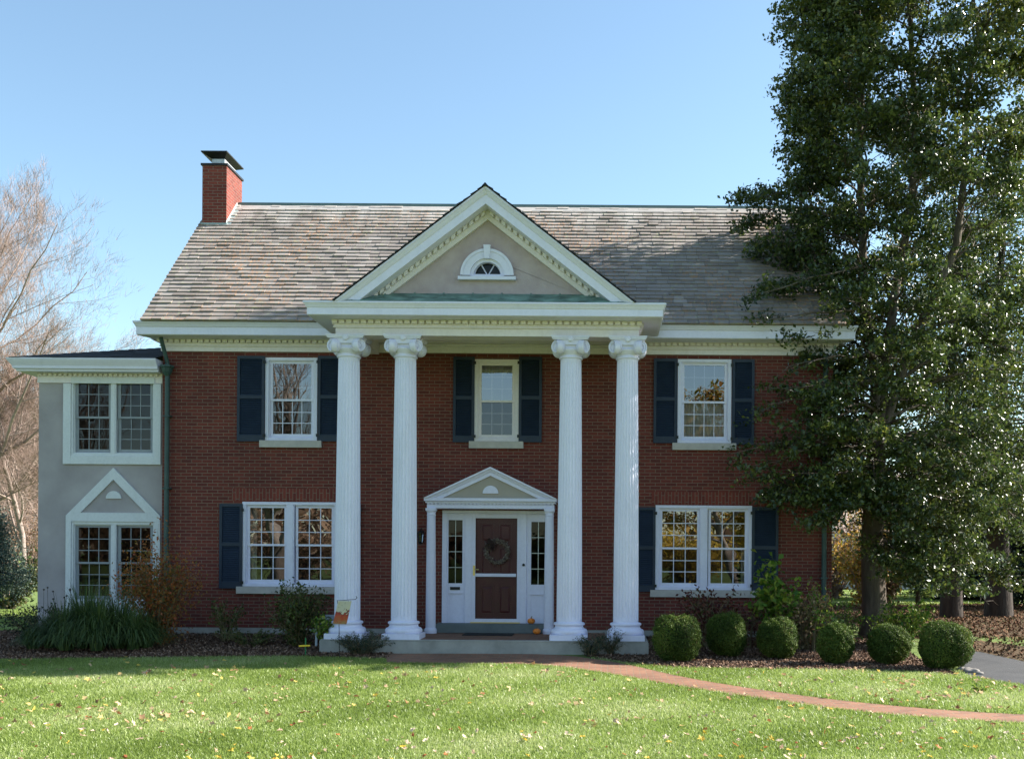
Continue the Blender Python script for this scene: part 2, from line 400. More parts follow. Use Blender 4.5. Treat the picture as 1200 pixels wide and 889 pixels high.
def smooth_poly(P, it=2):
    for _ in range(it):
        q = [P[0]]
        for a, b in zip(P[:-1], P[1:]):
            q += [(a[0]*.75+b[0]*.25, a[1]*.75+b[1]*.25), (a[0]*.25+b[0]*.75, a[1]*.25+b[1]*.75)]
        P = q+[P[-1]]
    return P
up_px = [(452,766),(560,766),(670,767),(730,777),(800,794),(900,810),(1000,823),(1100,832),(1200,838),(1420,846)]
lo_px = [(452,777),(560,778),(640,779),(700,787),(800,805),(900,820),(1000,834),(1100,842),(1200,848),(1420,857)]
pathU = smooth_poly([ground_at(*p) for p in up_px]); pathL = smooth_poly([ground_at(*p) for p in lo_px])
POLY_PATH = strip('brick_walkway', pathU, pathL, M['paver'], .012, 4, 2)
bl_px = [(-260,776),(-60,775),(60,772),(200,771),(330,769),(452,772)]
bedL = smooth_poly([ground_at(*p) for p in bl_px])
POLY_BL = strip('mulch_bed', bedL, [(p[0], .4) for p in bedL], M['mulch'], .008, 10, 2)
br_px = [(684,768),(740,778),(800,783),(900,784),(1000,785),(1090,788),(1130,793)]
bedR = smooth_poly([ground_at(*p) for p in br_px])
POLY_BR = strip('mulch_bed', bedR, [(p[0], .4) for p in bedR], M['mulch'], .008, 10, 2)
dr_lo = [ground_at(*p) for p in [(1131,791),(1160,797),(1200,803),(1300,812),(1440,822)]]
dr_up = [ground_at(*p) for p in [(1110,757),(1150,764),(1200,775),(1300,790),(1440,802)]]
POLY_DR = strip('driveway', dr_lo, dr_up, M['asphalt'], .008, 4, 4)
POLY_LT = strip('leaf_litter_ground', [(dr_lo[0][0]-.1, .3)]+[(p[0]+.0, p[1]+.02) for p in dr_up]+[(30, -1)], [(9.0, 14), (12, 15), (14, 16), (17, 17), (21, 17), (26, 16), (34, 14)][:len(dr_up)+2], M['litter'], .004, 12, 3)

def inside(x, y, poly):
    r = np.zeros(len(x), bool); n = len(poly)
    for i in range(n):
        x0, y0 = poly[i]; x1, y1 = poly[i-1]
        c = ((y0 > y) != (y1 > y)) & (x < (x1-x0)*(y-y0)/((y1-y0) or 1e-9)+x0); r ^= c
    return r

# ================================================================== HOUSE
house = empty('brick_house', (0, 0, 0), 'two storey red brick house with four white columns, pediment and stucco wing', 'house')
WX, WT = 6.77, 5.70
def wall_sheet(mb, x0, x1, z0, z1, ops, y, rev=.14):
    xs = sorted({x0, x1} | {v for o in ops for v in o[:2]}); zs = sorted({z0, z1} | {v for o in ops for v in o[2:]})
    for a, b in zip(xs[:-1], xs[1:]):
        for c, d in zip(zs[:-1], zs[1:]):
            mx_, mz = (a+b)/2, (c+d)/2
            if any(o[0] < mx_ < o[1] and o[2] < mz < o[3] for o in ops): continue
            mb.add([(a,y,c),(b,y,c),(b,y,d),(a,y,d)], [(0,1,2,3)])
    for a, b, c, d in ops:
        mb.add([(a,y,c),(a,y+rev,c),(a,y+rev,d),(a,y,d)], [(0,1,2,3)]); mb.add([(b,y,c),(b,y,d),(b,y+rev,d),(b,y+rev,c)], [(0,1,2,3)])
        mb.add([(a,y,d),(a,y+rev,d),(b,y+rev,d),(b,y,d)], [(0,1,2,3)]); mb.add([(a,y,c),(b,y,c),(b,y+rev,c),(a,y+rev,c)], [(0,1,2,3)])
def opening(x0, x1, y0, y1, Y):
    xm, ym = (x0+x1)/2, (y0+y1)/2
    return at(x0, ym, Y)[0], at(x1, ym, Y)[0], at(xm, y1, Y)[1], at(xm, y0, Y)[1]
W_UL = opening(311, 372, 419, 516, 0); W_UM = opening(556, 608, 421, 517, 0); W_UR = opening(794, 857, 421, 519, 0)
W_LL = opening(284, 396, 588, 687, 0); W_LR = opening(768, 881, 592, 691, 0)
W_DOOR = (-1.10, 1.10, .26, at(582, 598, 0)[1])
YW = .10
W_WU = opening(84, 182, 442, 534, YW); W_WL = opening(84, 182, 611, 706, YW)
mb = MB(); wall_sheet(mb, -WX, WX, .13, WT+.2, [W_UL, W_UM, W_UR, W_LL, W_LR, W_DOOR], 0)
D_ = 6.6
mb.add([(WX,0,.13),(WX,D_,.13),(WX,D_,5.9),(WX,D_/2,9.2),(WX,0,5.9)], [(0,1,2,3,4)])
mb.add([(-WX,0,.13),(-WX,D_,.13),(-WX,D_,5.9),(-WX,D_/2,9.2),(-WX,0,5.9)], [(4,3,2,1,0)])
mb.add([(-WX,D_,.13),(WX,D_,.13),(WX,D_,5.9),(-WX,D_,5.9)], [(3,2,1,0)])
mb.build('wall', M['brick'], house, auto=False)
mb = MB(); mb.box(-WX-.01, WX+.01, -.015, D_, -.25, .13); mb.build('foundation', M['concrete'], house)
# soldier courses above the lower windows
for o in (W_LL, W_LR):
    mb = MB(); a = o[0]-.22 if o is W_LL else o[0]-.08
    b = o[1]+.1; mb.box(a, b, -.004, .02, o[3]+.02, o[3]+.27); mb.build('brick_lintel', M['soldier'], house)

# --- windows
def window(op, Y, units=1, grid=(3, 3), faint=False, cas=.07, mull=.16, m='white', glass='glass', sill=True, curtain=None, storm_w=.05):
    x0, x1, z0, z1 = op; h = z1-z0
    f = MB(); f.frame(x0, x1, z0, z1, cas, Y-.02, Y+.12, wt=.06, wb=.05)
    f.frame(x0+cas, x1-cas, z0+.05, z1-.06, .018, Y+.012, Y+.12)
    uw = (x1-x0-2*cas-mull*(units-1))/units
    for k in range(units-1):
        xa = x0+cas+(k+1)*uw+k*mull; f.box(xa, xa+mull, Y-.012, Y+.12, z0+.05, z1-.06)
        f.box(xa+.02, xa+mull-.02, Y-.02, Y-.012, z0+.05, z1-.06)
    win = f.build('window', M[m], house, bevel=.004)
    for k in range(units):
        xa = x0+cas+.018+k*(uw+mull); xb = xa+uw-.036 if units == 1 else xa+uw-.018-(.018 if k == units-1 else 0)
        za, zb = z0+.05+.018, z1-.06-.018; zm = (za+zb)/2-.01
        for top in (False, True):
            lo, hi = (zm-.02, zb) if top else (za, zm+.02); y0 = Y+.035 if top else Y+.062
            s = MB(); s.frame(xa, xb, lo, hi, storm_w, y0, y0+.025, wb=.04 if top else .07, wt=.04)
            gx0, gx1, g0, g1 = xa+storm_w, xb-storm_w, lo+(.04 if top else .07), hi-.04
            nc, nr = grid; gy0 = y0+.006
            if faint and (top or nc == 3): gy0 = y0+.018
            tw = .006 if (faint and top) else (.007 if m == 'trim' else .0075)
            mm_s = 'screen_frame' if m == 'trim' else m
            for c in range(1, nc):
                xc = gx0+(gx1-gx0)*c/nc; s.box(xc-tw, xc+tw, gy0, gy0+.008, g0, g1)
            for r_ in range(1, nr):
                zc = g0+(g1-g0)*r_/nr; s.box(gx0, gx1, gy0+.001, gy0+.0075, zc-tw, zc+tw)
            s.build('sash', M[mm_s], win)
            p = MB(); yy = y0+.0155; p.add([(gx0,yy,g0),(gx1,yy,g0),(gx1,yy,g1),(gx0,yy,g1)], [(0,1,2,3)])
            p.build('pane', M[glass if (top or glass != 'glass') else 'glass_low'], win, auto=False)
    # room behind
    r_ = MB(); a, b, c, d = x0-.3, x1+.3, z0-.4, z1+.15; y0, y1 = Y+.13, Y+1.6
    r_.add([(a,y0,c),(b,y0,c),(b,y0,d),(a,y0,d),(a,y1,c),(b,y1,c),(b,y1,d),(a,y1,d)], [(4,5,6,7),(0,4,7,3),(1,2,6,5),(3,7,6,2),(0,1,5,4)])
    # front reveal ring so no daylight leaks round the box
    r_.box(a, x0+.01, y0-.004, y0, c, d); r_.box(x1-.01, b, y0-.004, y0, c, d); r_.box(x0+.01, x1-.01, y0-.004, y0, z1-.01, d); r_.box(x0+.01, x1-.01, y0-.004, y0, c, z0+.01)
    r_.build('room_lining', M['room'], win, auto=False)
    if sill:
        s = MB(); s.box(x0-.10, x1+.10, Y-.07, Y+.02, z0-.145, z0-.003); s.build('sill', M['sill'], win, bevel=.006)
    if curtain:
        for kind, ca, cb, c0, c1 in curtain:
            n = max(24, int((cb-ca)*60)); vs = []; fs = []
            for i_ in range(n+1):
                x = x0+(x1-x0)*(ca+(cb-ca)*i_/n); y = Y+.2+.022*math.sin(i_*.9)+.01*math.sin(i_*2.3)
                zl = z0+h*c0
                if kind == 'scallop': zl += .07*abs(math.sin(math.pi*i_/n*3))
                vs += [(x, y, zl), (x, y, z0+h*c1)]
            for i_ in range(n): fs.append((2*i_, 2*i_+2, 2*i_+3, 2*i_+1))
            q = MB(); q.add(vs, fs); q.build('curtain', M['curtain'], win, smooth=True, auto=False)
    return win
window(W_UL, 0, 1, (4, 3), True, curtain=None)
window(W_UM, 0, 1, (3, 3), True, m='cream', curtain=[('scallop', .05, .95, .82, 1.0)])
window(W_UR, 0, 1, (4, 3), True, curtain=[('flat', .02, .98, .0, .52)])
window(W_LL, 0, 2, (3, 3), False, curtain=[('flat', .02, .12, 0, 1)])
window(W_LR, 0, 2, (3, 3), False, curtain=[('flat', .02, .08, 0, .5), ('flat', .90, .98, 0, .5)])
window(W_WU, YW, 2, (3, 3), False, cas=.04, mull=.11, m='trim', glass='glass_dull', sill=False, storm_w=.06)
window(W_WL, YW, 2, (3, 3), False, cas=.04, mull=.11, m='trim', glass='glass_dull', sill=False, storm_w=.06)

# --- shutters
def shutter(px0, px1, py0, py1):
    x0, x1, z0, z1 = opening(px0, px1, py0, py1, -.04); y0, y1 = -.055, -.015
    f = MB(); f.frame(x0, x1, z0, z1, .055, y0, y1, wt=.06, wb=.13)
    zm = z0+(z1-z0)*.52; f.box(x0+.055, x1-.055, y0, y1, zm-.035, zm+.035)
    for a, b in ((z0+.13, zm-.035), (zm+.035, z1-.06)):
        n = int((b-a)/.042)
        for k in range(n):
            z = a+(b-a)*(k+.5)/n
            f.obox(((x0+x1)/2, (y0+y1)/2+.004, z), x1-x0-.11, .006, .046, Matrix.Rotation(R(-32), 3, 'X'))
    f.box(x0+.05, x1-.05, y1-.006, y1-.002, z0+.1, z1-.05)
    s = f.build('shutter', M['navy'], house)
    for zz in (z0+.12, z1-.12):
        q = MB(); inner = x1 if (x0+x1)/2 < (W_UL[0] if x1 < -3 else (W_UM[0] if abs(x1) < 1.6 else W_UR[0])) else x0
        q.box(inner-.03, inner+.03, y0-.006, y0-.001, zz-.03, zz+.03); q.build('hinge', M['dark_metal'], s)
for a in [(278,310,417,517),(372.5,400,417,517),(531,556,418,518),(608,635,418,518),(766,793.5,420,519),(858,884,421,521),
          (257,284,590,689),(396,422,590,689),(742,768,594,693),(881,912,594,693)]: shutter(*a)

# --- main roof
EY, EZ, SL, RXE = -.60, 6.20, .92, 6.97
RY = 3.19; RZ = EZ+SL*(RY-EY)
rng = random.Random(3)
def shingle_roof(name, x_at, y0, y1, zf, dirn, course, parent, m, wmin=.11, wmax=.24, thick=.016):
    """courses of separate shingles; x_at(t)->(x0,x1) across at slope distance t; dirn: horizontal unit up-slope"""
    pass
def roof_plane(mb, org, ux, up, width_at, length, course=.155, wmin=.19, wmax=.30, thick=.026, rg=rng):
    """shingles on a plane: org corner, ux along the eave, up along the slope (unit vectors)"""
    ux, up, org = Vector(ux), Vector(up), Vector(org); nrm = ux.cross(up).normalized(); n = int(length/course)
    cs = length/n
    for k in range(n):
        a, b = width_at((k+.5)*cs); x = a - rg.random()*.1
        while x < b:
            w_ = rg.uniform(wmin, wmax); xa, xb = max(x, a), min(x+w_-.006, b); x += w_
            if xb-xa < .01: continue
            lo = k*cs - rg.uniform(-.006, .010); hi = (k+1)*cs+.03; th = thick*rg.uniform(.8, 1.5)
            p = [org+ux*xa+up*lo+nrm*th, org+ux*xb+up*lo+nrm*th, org+ux*xb+up*hi+nrm*.002, org+ux*xa+up*hi+nrm*.002,
                 org+ux*xa+up*lo-nrm*.003, org+ux*xb+up*lo-nrm*.003]
            t = rg.random()
            mb.add(p, [(0,1,2,3), (4,5,1,0), (4,0,3), (5,2,1)], t)
sl_len = math.hypot(RY-EY, RZ-EZ); upv = Vector((0, RY-EY, RZ-EZ)).normalized()
mb = MB(); roof_plane(mb, (-RXE, EY-.02, EZ-.005), (1,0,0), upv, lambda t: (0, 2*RXE), sl_len)
mb.add([(-RXE,EY,EZ-.02),(RXE,EY,EZ-.02),(RXE,RY,RZ-.02),(-RXE,RY,RZ-.02)], [(0,1,2,3)], .3)
mb.add([(-RXE,RY,RZ-.02),(RXE,RY,RZ-.02),(RXE,2*RY-EY,EZ-.02),(-RXE,2*RY-EY,EZ-.02)], [(0,1,2,3)], .3)
roof = mb.build('roof', M['shingle'], house, auto=False)
mb = MB(); mb.prism([(-.10,-.085),(0,.03),(.10,-.085),(.10,-.06),(0,.055),(-.10,-.06)], lambda p: (-RXE+.02, RY+p[0], RZ+p[1]), lambda p: (RXE-.02, RY+p[0], RZ+p[1]))
mb.build('ridge_cap', M['pipe'], roof)
mb = MB(); mb.prism([(-.24,-.195),(-.24,-.170),(-.10,-.045),(-.10,-.07)], lambda p: (-RXE+.05, RY+p[0], RZ+p[1]), lambda p: (RXE-.05, RY+p[0], RZ+p[1]))
mb.build('ridge_board', M['sill'], roof)
# chimney
cx0 = at(237, 230, 2.4)[0]; cx1 = at(265.5, 230, 2.4)[0]; cz1 = at(250, 194, 2.4)[1]
mb = MB(); mb.box(cx0, cx1, 2.4, 3.42, 8.3, cz1); ch = mb.build('chimney', M['chimney_brick'], roof)
mb = MB(); mb.box(cx0-.03, cx1+.03, 2.37, 3.45, cz1, cz1+.045); mb.build('chimney_crown', M['dark_metal'], roof)
mb = MB(); mb.box(cx0+.16, cx1-.10, 2.55, 3.27, cz1+.045, cz1+.20)
mb.build('flue', M['tin'], roof)
mb = MB(); mb.prism([(cx0-.02, cz1+.20+.09), (cx1+.02, cz1+.29), (cx1+.02, cz1+.315), (cx0-.02, cz1+.315)], lambda p: (p[0], 2.35, p[1]), lambda p: (p[0], 3.47, p[1]))
mb.add([(cx0-.02,2.35,cz1+.289),(cx1+.02,2.35,cz1+.289),(cx1+.02,3.47,cz1+.289),(cx0-.02,3.47,cz1+.289),(cx0+.16,2.55,cz1+.2),(cx1-.1,2.55,cz1+.2),(cx1-.1,3.27,cz1+.2),(cx0+.16,3.27,cz1+.2)],
       [(0,1,5,4),(1,2,6,5),(2,3,7,6),(3,0,4,7)])
mb.build('chimney_cap', M['dark_metal'], roof)
zb = EZ+SL*(2.4-EY)
mb = MB(); mb.box(cx0-.02, cx1+.02, 2.375, 2.398, zb-.03, zb+.06)
mb.add([(cx1+.004,2.38,zb),(cx1+.004,2.38,zb+.10),(cx1+.004,3.1,zb+.10+SL*.72),(cx1+.004,3.1,zb+SL*.72)], [(0,1,2,3)])
mb.add([(cx1+.005,2.38,zb+.02),(cx1+.10,2.38,zb+.022),(cx1+.10,3.1,zb+SL*.72+.022),(cx1+.005,3.1,zb+SL*.72+.02)], [(0,1,2,3)])
mb.build('flashing', M['lead'], roof)

# --- main cornice, frieze, dentils
prof_main = [(0,5.93),(.48,5.93),(.515,5.945),(.515,6.09),(.54,6.10),(.555,6.125),(.585,6.16),(.60,6.165),(.60,6.195),(0,6.195)]
mb = MB(); mb.sweep([(-WX, .8), (-WX, 0), (WX, 0), (WX, .8)][0:4] if False else [(-WX+.25, 0-.0), (WX-.25, 0)], prof_main) if False else None
# corners with short returns: narrow side overhang
def cornice(path, prof, name, m):
    q = MB(); q.sweep(path, prof); return q.build(name, m, house)
mb = MB()
p_ = prof_main
xe = 7.14
def endx(o): return WX+.10+(o/.60)*(xe-WX-.10)
n_ = len(p_); mb.add([(-endx(o), -o+.02, z) for o, z in p_]+[(endx(o), -o+.02, z) for o, z in p_],
    [(i_, (i_+1) % n_, n_+(i_+1) % n_, n_+i_) for i_ in range(n_)]+[tuple(range(n_))[::-1], tuple(range(n_, 2*n_))])
mb.build('cornice', M['white'], house)
mb = MB()
for sx in (-1, 1):
    a, b = sorted((sx*(WX+.02), sx*(WX+.26)))
    mb = MB(); mb.box(a, b, .022, 1.5, 5.95, 6.17); mb.build('cornice_return', M['white'], house)
mb = MB(); mb.box(-WX-.03, WX+.03, -.035, .01, 5.70, 5.80); mb.box(-WX-.04, WX+.04, -.055, .01, 5.803, 5.928)
mb.box(-WX-.05, WX+.05, -.068, .01, 5.795, 5.815)
mb.build('frieze', M['cream'], house)
def comb(q, teeth, y0, y1, z0, z1, axis='x'):
    zt = z1-.006
    def bx(a, b, c, d):
        if axis == 'x': q.box(a, b, y0, y1, c, d)
        else: q.box(y0, y1, a, b, c, d)
    for i_, (a, b) in enumerate(teeth):
        bx(a, b, z0, zt); bx(a, b, zt, z1)
        if i_ < len(teeth)-1: bx(b, teeth[i_+1][0], zt, z1)
def dentils(x0, x1, y0, y1, z0, z1, pitch=.12, duty=.72, name='dentil_moulding', m=None, parent=None):
    q = MB(); n = int((x1-x0)/pitch)
    comb(q, [(x0+(x1-x0)*(k+.5)/n-pitch*duty/2, x0+(x1-x0)*(k+.5)/n+pitch*duty/2) for k in range(n)], y0, y1, z0, z1)
    return q.build(name, m or M['cream'], parent or house, merge=True)
dentils(-WX-.1, -2.9, -.12, -.058, 5.865, 5.927); dentils(2.9, WX+.1, -.12, -.058, 5.865, 5.927)
for sx in (-1, 1):   # barge boards on the gable rakes
    q = MB(); q.prism([(0,-.02),(0,-.20)], lambda p: (sx*(RXE-.05), EY+.25, EZ+.23+p[1]), lambda p: (sx*(RXE-.05), RY, RZ+p[1]), caps=False)
    q.prism([(0,-.03),(0,-.22)], lambda p: (sx*(RXE-.05), 2*RY-EY, EZ+p[1]), lambda p: (sx*(RXE-.05), RY, RZ+p[1]), caps=False)
    q.add([(sx*(WX+.0), EY+.25, EZ+.11), (sx*(RXE-.05), EY+.25, EZ+.11), (sx*(RXE-.05), RY, RZ-.12), (sx*WX, RY, RZ-.12)], [(0,1,2,3)])
    q.build('barge_board', M['white'], house, auto=False)

# --- portico
PXH, PYF = 2.79, -1.98
mb = MB()
for (o0, o1, z0, z1) in ((0, 0, 5.655, 5.80), (.018, 0, 5.803, 5.93)):
    mb.box(-PXH-o0, PXH+o0, PYF-o0, -1.58, z0, z1)
    mb.box(-PXH-o0, -PXH+.40, -1.577, -.06, z0, z1); mb.box(PXH-.40, PXH+o0, -1.577, -.06, z0, z1)
mb.sweep([(-PXH-.018, -.07), (-PXH-.018, PYF-.018), (PXH+.018, PYF-.018), (PXH+.018, -.07)][::1], [(0, 5.79), (.02, 5.795), (.02, 5.812), (0, 5.815)])
ent = mb.build('entablature', M['cream'], house)
mb = MB(); mb.box(-PXH+.40, PXH-.40, -1.577, -.06, 5.88, 5.91)
for zz, o in ((5.84, .05), (5.86, .025)):
    mb.box(-PXH+.40, PXH-.40, -1.577, -1.577+o, zz, zz+.02); mb.box(-PXH+.40, PXH-.40, -.06-o, -.06, zz, zz+.02)
for k in range(1, 8): mb.box(-PXH+.40, PXH-.40, -1.577+k*.19-.004, -1.577+k*.19+.004, 5.874, 5.88)
mb.build('portico_ceiling', M['cream'], house)
dq = MB(); comb(dq, [(-PXH-.07+(2*PXH+.14)*(k+.5)/43-.047, -PXH-.07+(2*PXH+.14)*(k+.5)/43+.047) for k in range(43)], PYF-.085, PYF-.019, 5.862, 5.926)
dq.build('dentil_moulding', M['cream'], house, merge=True)
for sx in (-1, 1):
    dq = MB(); a, b = sorted((sx*(PXH+.019), sx*(PXH+.085)))
    comb(dq, [(PYF+.12+k*.118-.036, PYF+.12+k*.118+.036) for k in range(14)], a, b, 5.862, 5.926, 'y'); dq.build('dentil_moulding', M['cream'], house, merge=True)
prof_p = [(-.3,5.932),(.38,5.932),(.415,5.945),(.415,6.065),(.43,6.075),(.44,6.10),(.465,6.14),(.475,6.145),(.475,6.175),(-.3,6.175)]
mb = MB(); mb.sweep([(-PXH, -.66), (-PXH, PYF), (PXH, PYF), (PXH, -.66)], prof_p); mb.build('portico_cornice', M['white'], house)
mb = MB(); mb.add([(-2.70,-2.44,6.18),(2.70,-2.44,6.18),(2.45,-1.96,6.44),(-2.45,-1.96,6.44)], [(0,1,2,3)])
for k in range(10):
    x = -2.4+4.8*k/9; mb.add([(x-.012,-2.43,6.19),(x+.012,-2.43,6.19),(x+.012,-1.97,6.455),(x-.012,-1.97,6.455)], [(0,1,2,3)])
mb.build('copper_apron', M['copper'], house, auto=False)
# pediment
ZT, SM, ZB = 8.27, .772, 6.178
rk = MB()
def rake(mb_, prof, sx):
    mb_.prism(prof, lambda p: (0, p[1], ZT-p[0]), lambda p: (sx*(ZT-p[0]-ZB)/SM, p[1], ZB))
for sx in (-1, 1):
    rake(rk, [(.015,-2.47),(.05,-2.47),(.075,-2.445),(.13,-2.41),(.15,-2.385),(.31,-2.385),(.31,-2.0),(.015,-2.0)], sx)
rk.build('raking_cornice', M['white'], house)
rk = MB()
for sx in (-1, 1): rake(rk, [(.315,-2.045),(.49,-2.045),(.49,-1.975),(.315,-1.975)], sx)
rk.build('raking_bed_moulding', M['cream'], house)
for sx in (-1, 1):
    dq = MB(); xs_ = [v for k in range(20) for v in (.08+k*.108-.034, .08+k*.108+.034)]
    def rbox(xa, xb, a0, a1):
        P = [(sx*x, y, ZT-SM*x-a) for x in (xa, xb) for y in (-2.12, -2.046) for a in (a0, a1)]
        dq.add(P, [(0,1,3,2),(4,6,7,5),(0,4,5,1),(2,3,7,6),(1,5,7,3),(0,2,6,4)])
    for j in range(0, 40, 2):
        rbox(xs_[j], xs_[j+1], .315, .322); rbox(xs_[j], xs_[j+1], .322, .385)
        if j < 38: rbox(xs_[j+1], xs_[j+2], .315, .322)
    dq.build('raking_dentils', M['cream'], house, merge=True)
# tympanum with lunette hole
lx, lz = at(571, 322, -1.98); LR0, LR1 = .30, .49
mb = MB(); ty = -1.97; pts_o = []
nA = 24; apex = (0, ZT-.40); bl, brr = (-(ZT-.40-6.3)/SM, 6.3), ((ZT-.40-6.3)/SM, 6.3)
arc = [(lx+LR0*math.cos(math.pi*k/nA), lz+LR0*math.sin(math.pi*k/nA)) for k in range(nA+1)]
import bmesh
bmh = bmesh.new()
def tri_fan(poly_pts, y):
    vs = [bmh.verts.new((p[0], y, p[1])) for p in poly_pts]; return vs
outer = [brr, apex, bl]
loop = [(lx+LR0, lz)] + [brr] + [apex] + [bl] + [(lx-LR0, lz)] + arc[::-1][1:-1]
f_ = bmh.faces.new([bmh.verts.new((p[0], ty, p[1])) for p in loop])
f2 = bmh.faces.new([bmh.verts.new((p[0], ty, p[1])) for p in [(lx-LR0, lz), bl, brr, (lx+LR0, lz)]])
bmesh.ops.triangulate(bmh, faces=[f_, f2])
me = bpy.data.meshes.new('tympanum'); bmh.to_mesh(me); bmh.free(); link_mesh('tympanum', me, M['stucco2'], house)
# lunette
def arch_ring(mb_, cx_, cz_, r0, r1, y0, y1, n=28, a0=0, a1=math.pi):
    for k in range(n):
        t0, t1 = a0+(a1-a0)*k/n, a0+(a1-a0)*(k+1)/n
        P = [(cx_+r*math.cos(t), y, cz_+r*math.sin(t)) for y in (y0, y1) for t in (t0, t1) for r in (r0, r1)]
        mb_.add(P, [(0,1,3,2),(4,6,7,5),(0,2,6,4),(1,5,7,3)])
mb = MB(); arch_ring(mb, lx, lz-.02, .315, .46, -2.03, -1.96); arch_ring(mb, lx, lz-.02, .44, .49, -2.045, -1.965)
arch_ring(mb, lx, lz-.02, .255, .315, -1.99, -1.85)
mb.box(lx-.53, lx+.53, -2.07, -1.86, lz-.105, lz-.045); mb.box(lx-.30, lx+.30, -1.985, -1.86, lz-.044, lz+.01)
mb.prism([(-.045, .28), (.045, .28), (.065, .53), (-.065, .53)], lambda p: (lx+p[0], -2.075, lz+p[1]), lambda p: (lx+p[0], -1.96, lz+p[1]))
lun = mb.build('lunette_window', M['white'], house)
mb = MB(); arch_ring(mb, lx, lz, .235, .262, -1.90, -1.87)
for a in (60, 120):
    d = Vector((math.cos(R(a)), 0, math.sin(R(a)))); mb.tube([(lx, -1.885, lz), Vector((lx, -1.885, lz))+d*.25], .012, 4)
mb.build('sash', M['white'], lun)
mb = MB(); mb.add([(lx+.25*math.cos(math.pi*k/16), -1.878, lz+.25*math.sin(math.pi*k/16)) for k in range(17)], [tuple(range(17))]); mb.build('pane', M['glass_dark'], lun)
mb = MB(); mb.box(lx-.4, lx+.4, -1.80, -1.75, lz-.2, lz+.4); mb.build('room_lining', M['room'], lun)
# portico roof
mb = MB()
for sx in (-1, 1):
    L = (ZT-6.19)/SM; ln = math.hypot(L, ZT-6.19); up = Vector((-sx*L, 0, ZT-6.19)).normalized()
    ux = (0, 1, 0) if sx > 0 else (0, -1, 0); org = (sx*(L+.02), -2.50 if sx > 0 else 1.9, 6.175)
    roof_plane(mb, org, ux, up, lambda t: (0, 4.4), ln+.02, thick=.022)
    mb.add([(sx*L, -2.48, 6.18), (sx*L, 1.9, 6.18), (0, 1.9, ZT-.005), (0, -2.48, ZT-.005)], [(0,1,2,3)], .3)
mb.add([(-.06,-2.51,ZT-.03),(0,-2.51,ZT+.035),(.06,-2.51,ZT-.03),(-.06,1.8,ZT-.03),(0,1.8,ZT+.035),(.06,1.8,ZT-.03)], [(0,1,4,3),(1,2,5,4),(0,2,1)], .1)
mb.build('portico_roof', M['shingle_dark'], house, auto=False)
mb = MB()
for sx in (-1, 1):
    mb = MB(); a, b = sorted((sx*2.68, sx*3.25)); mb.box(a, b, -2.44, -.62, 6.177, 6.186); mb.build('gutter_lining', M['lead'], house)

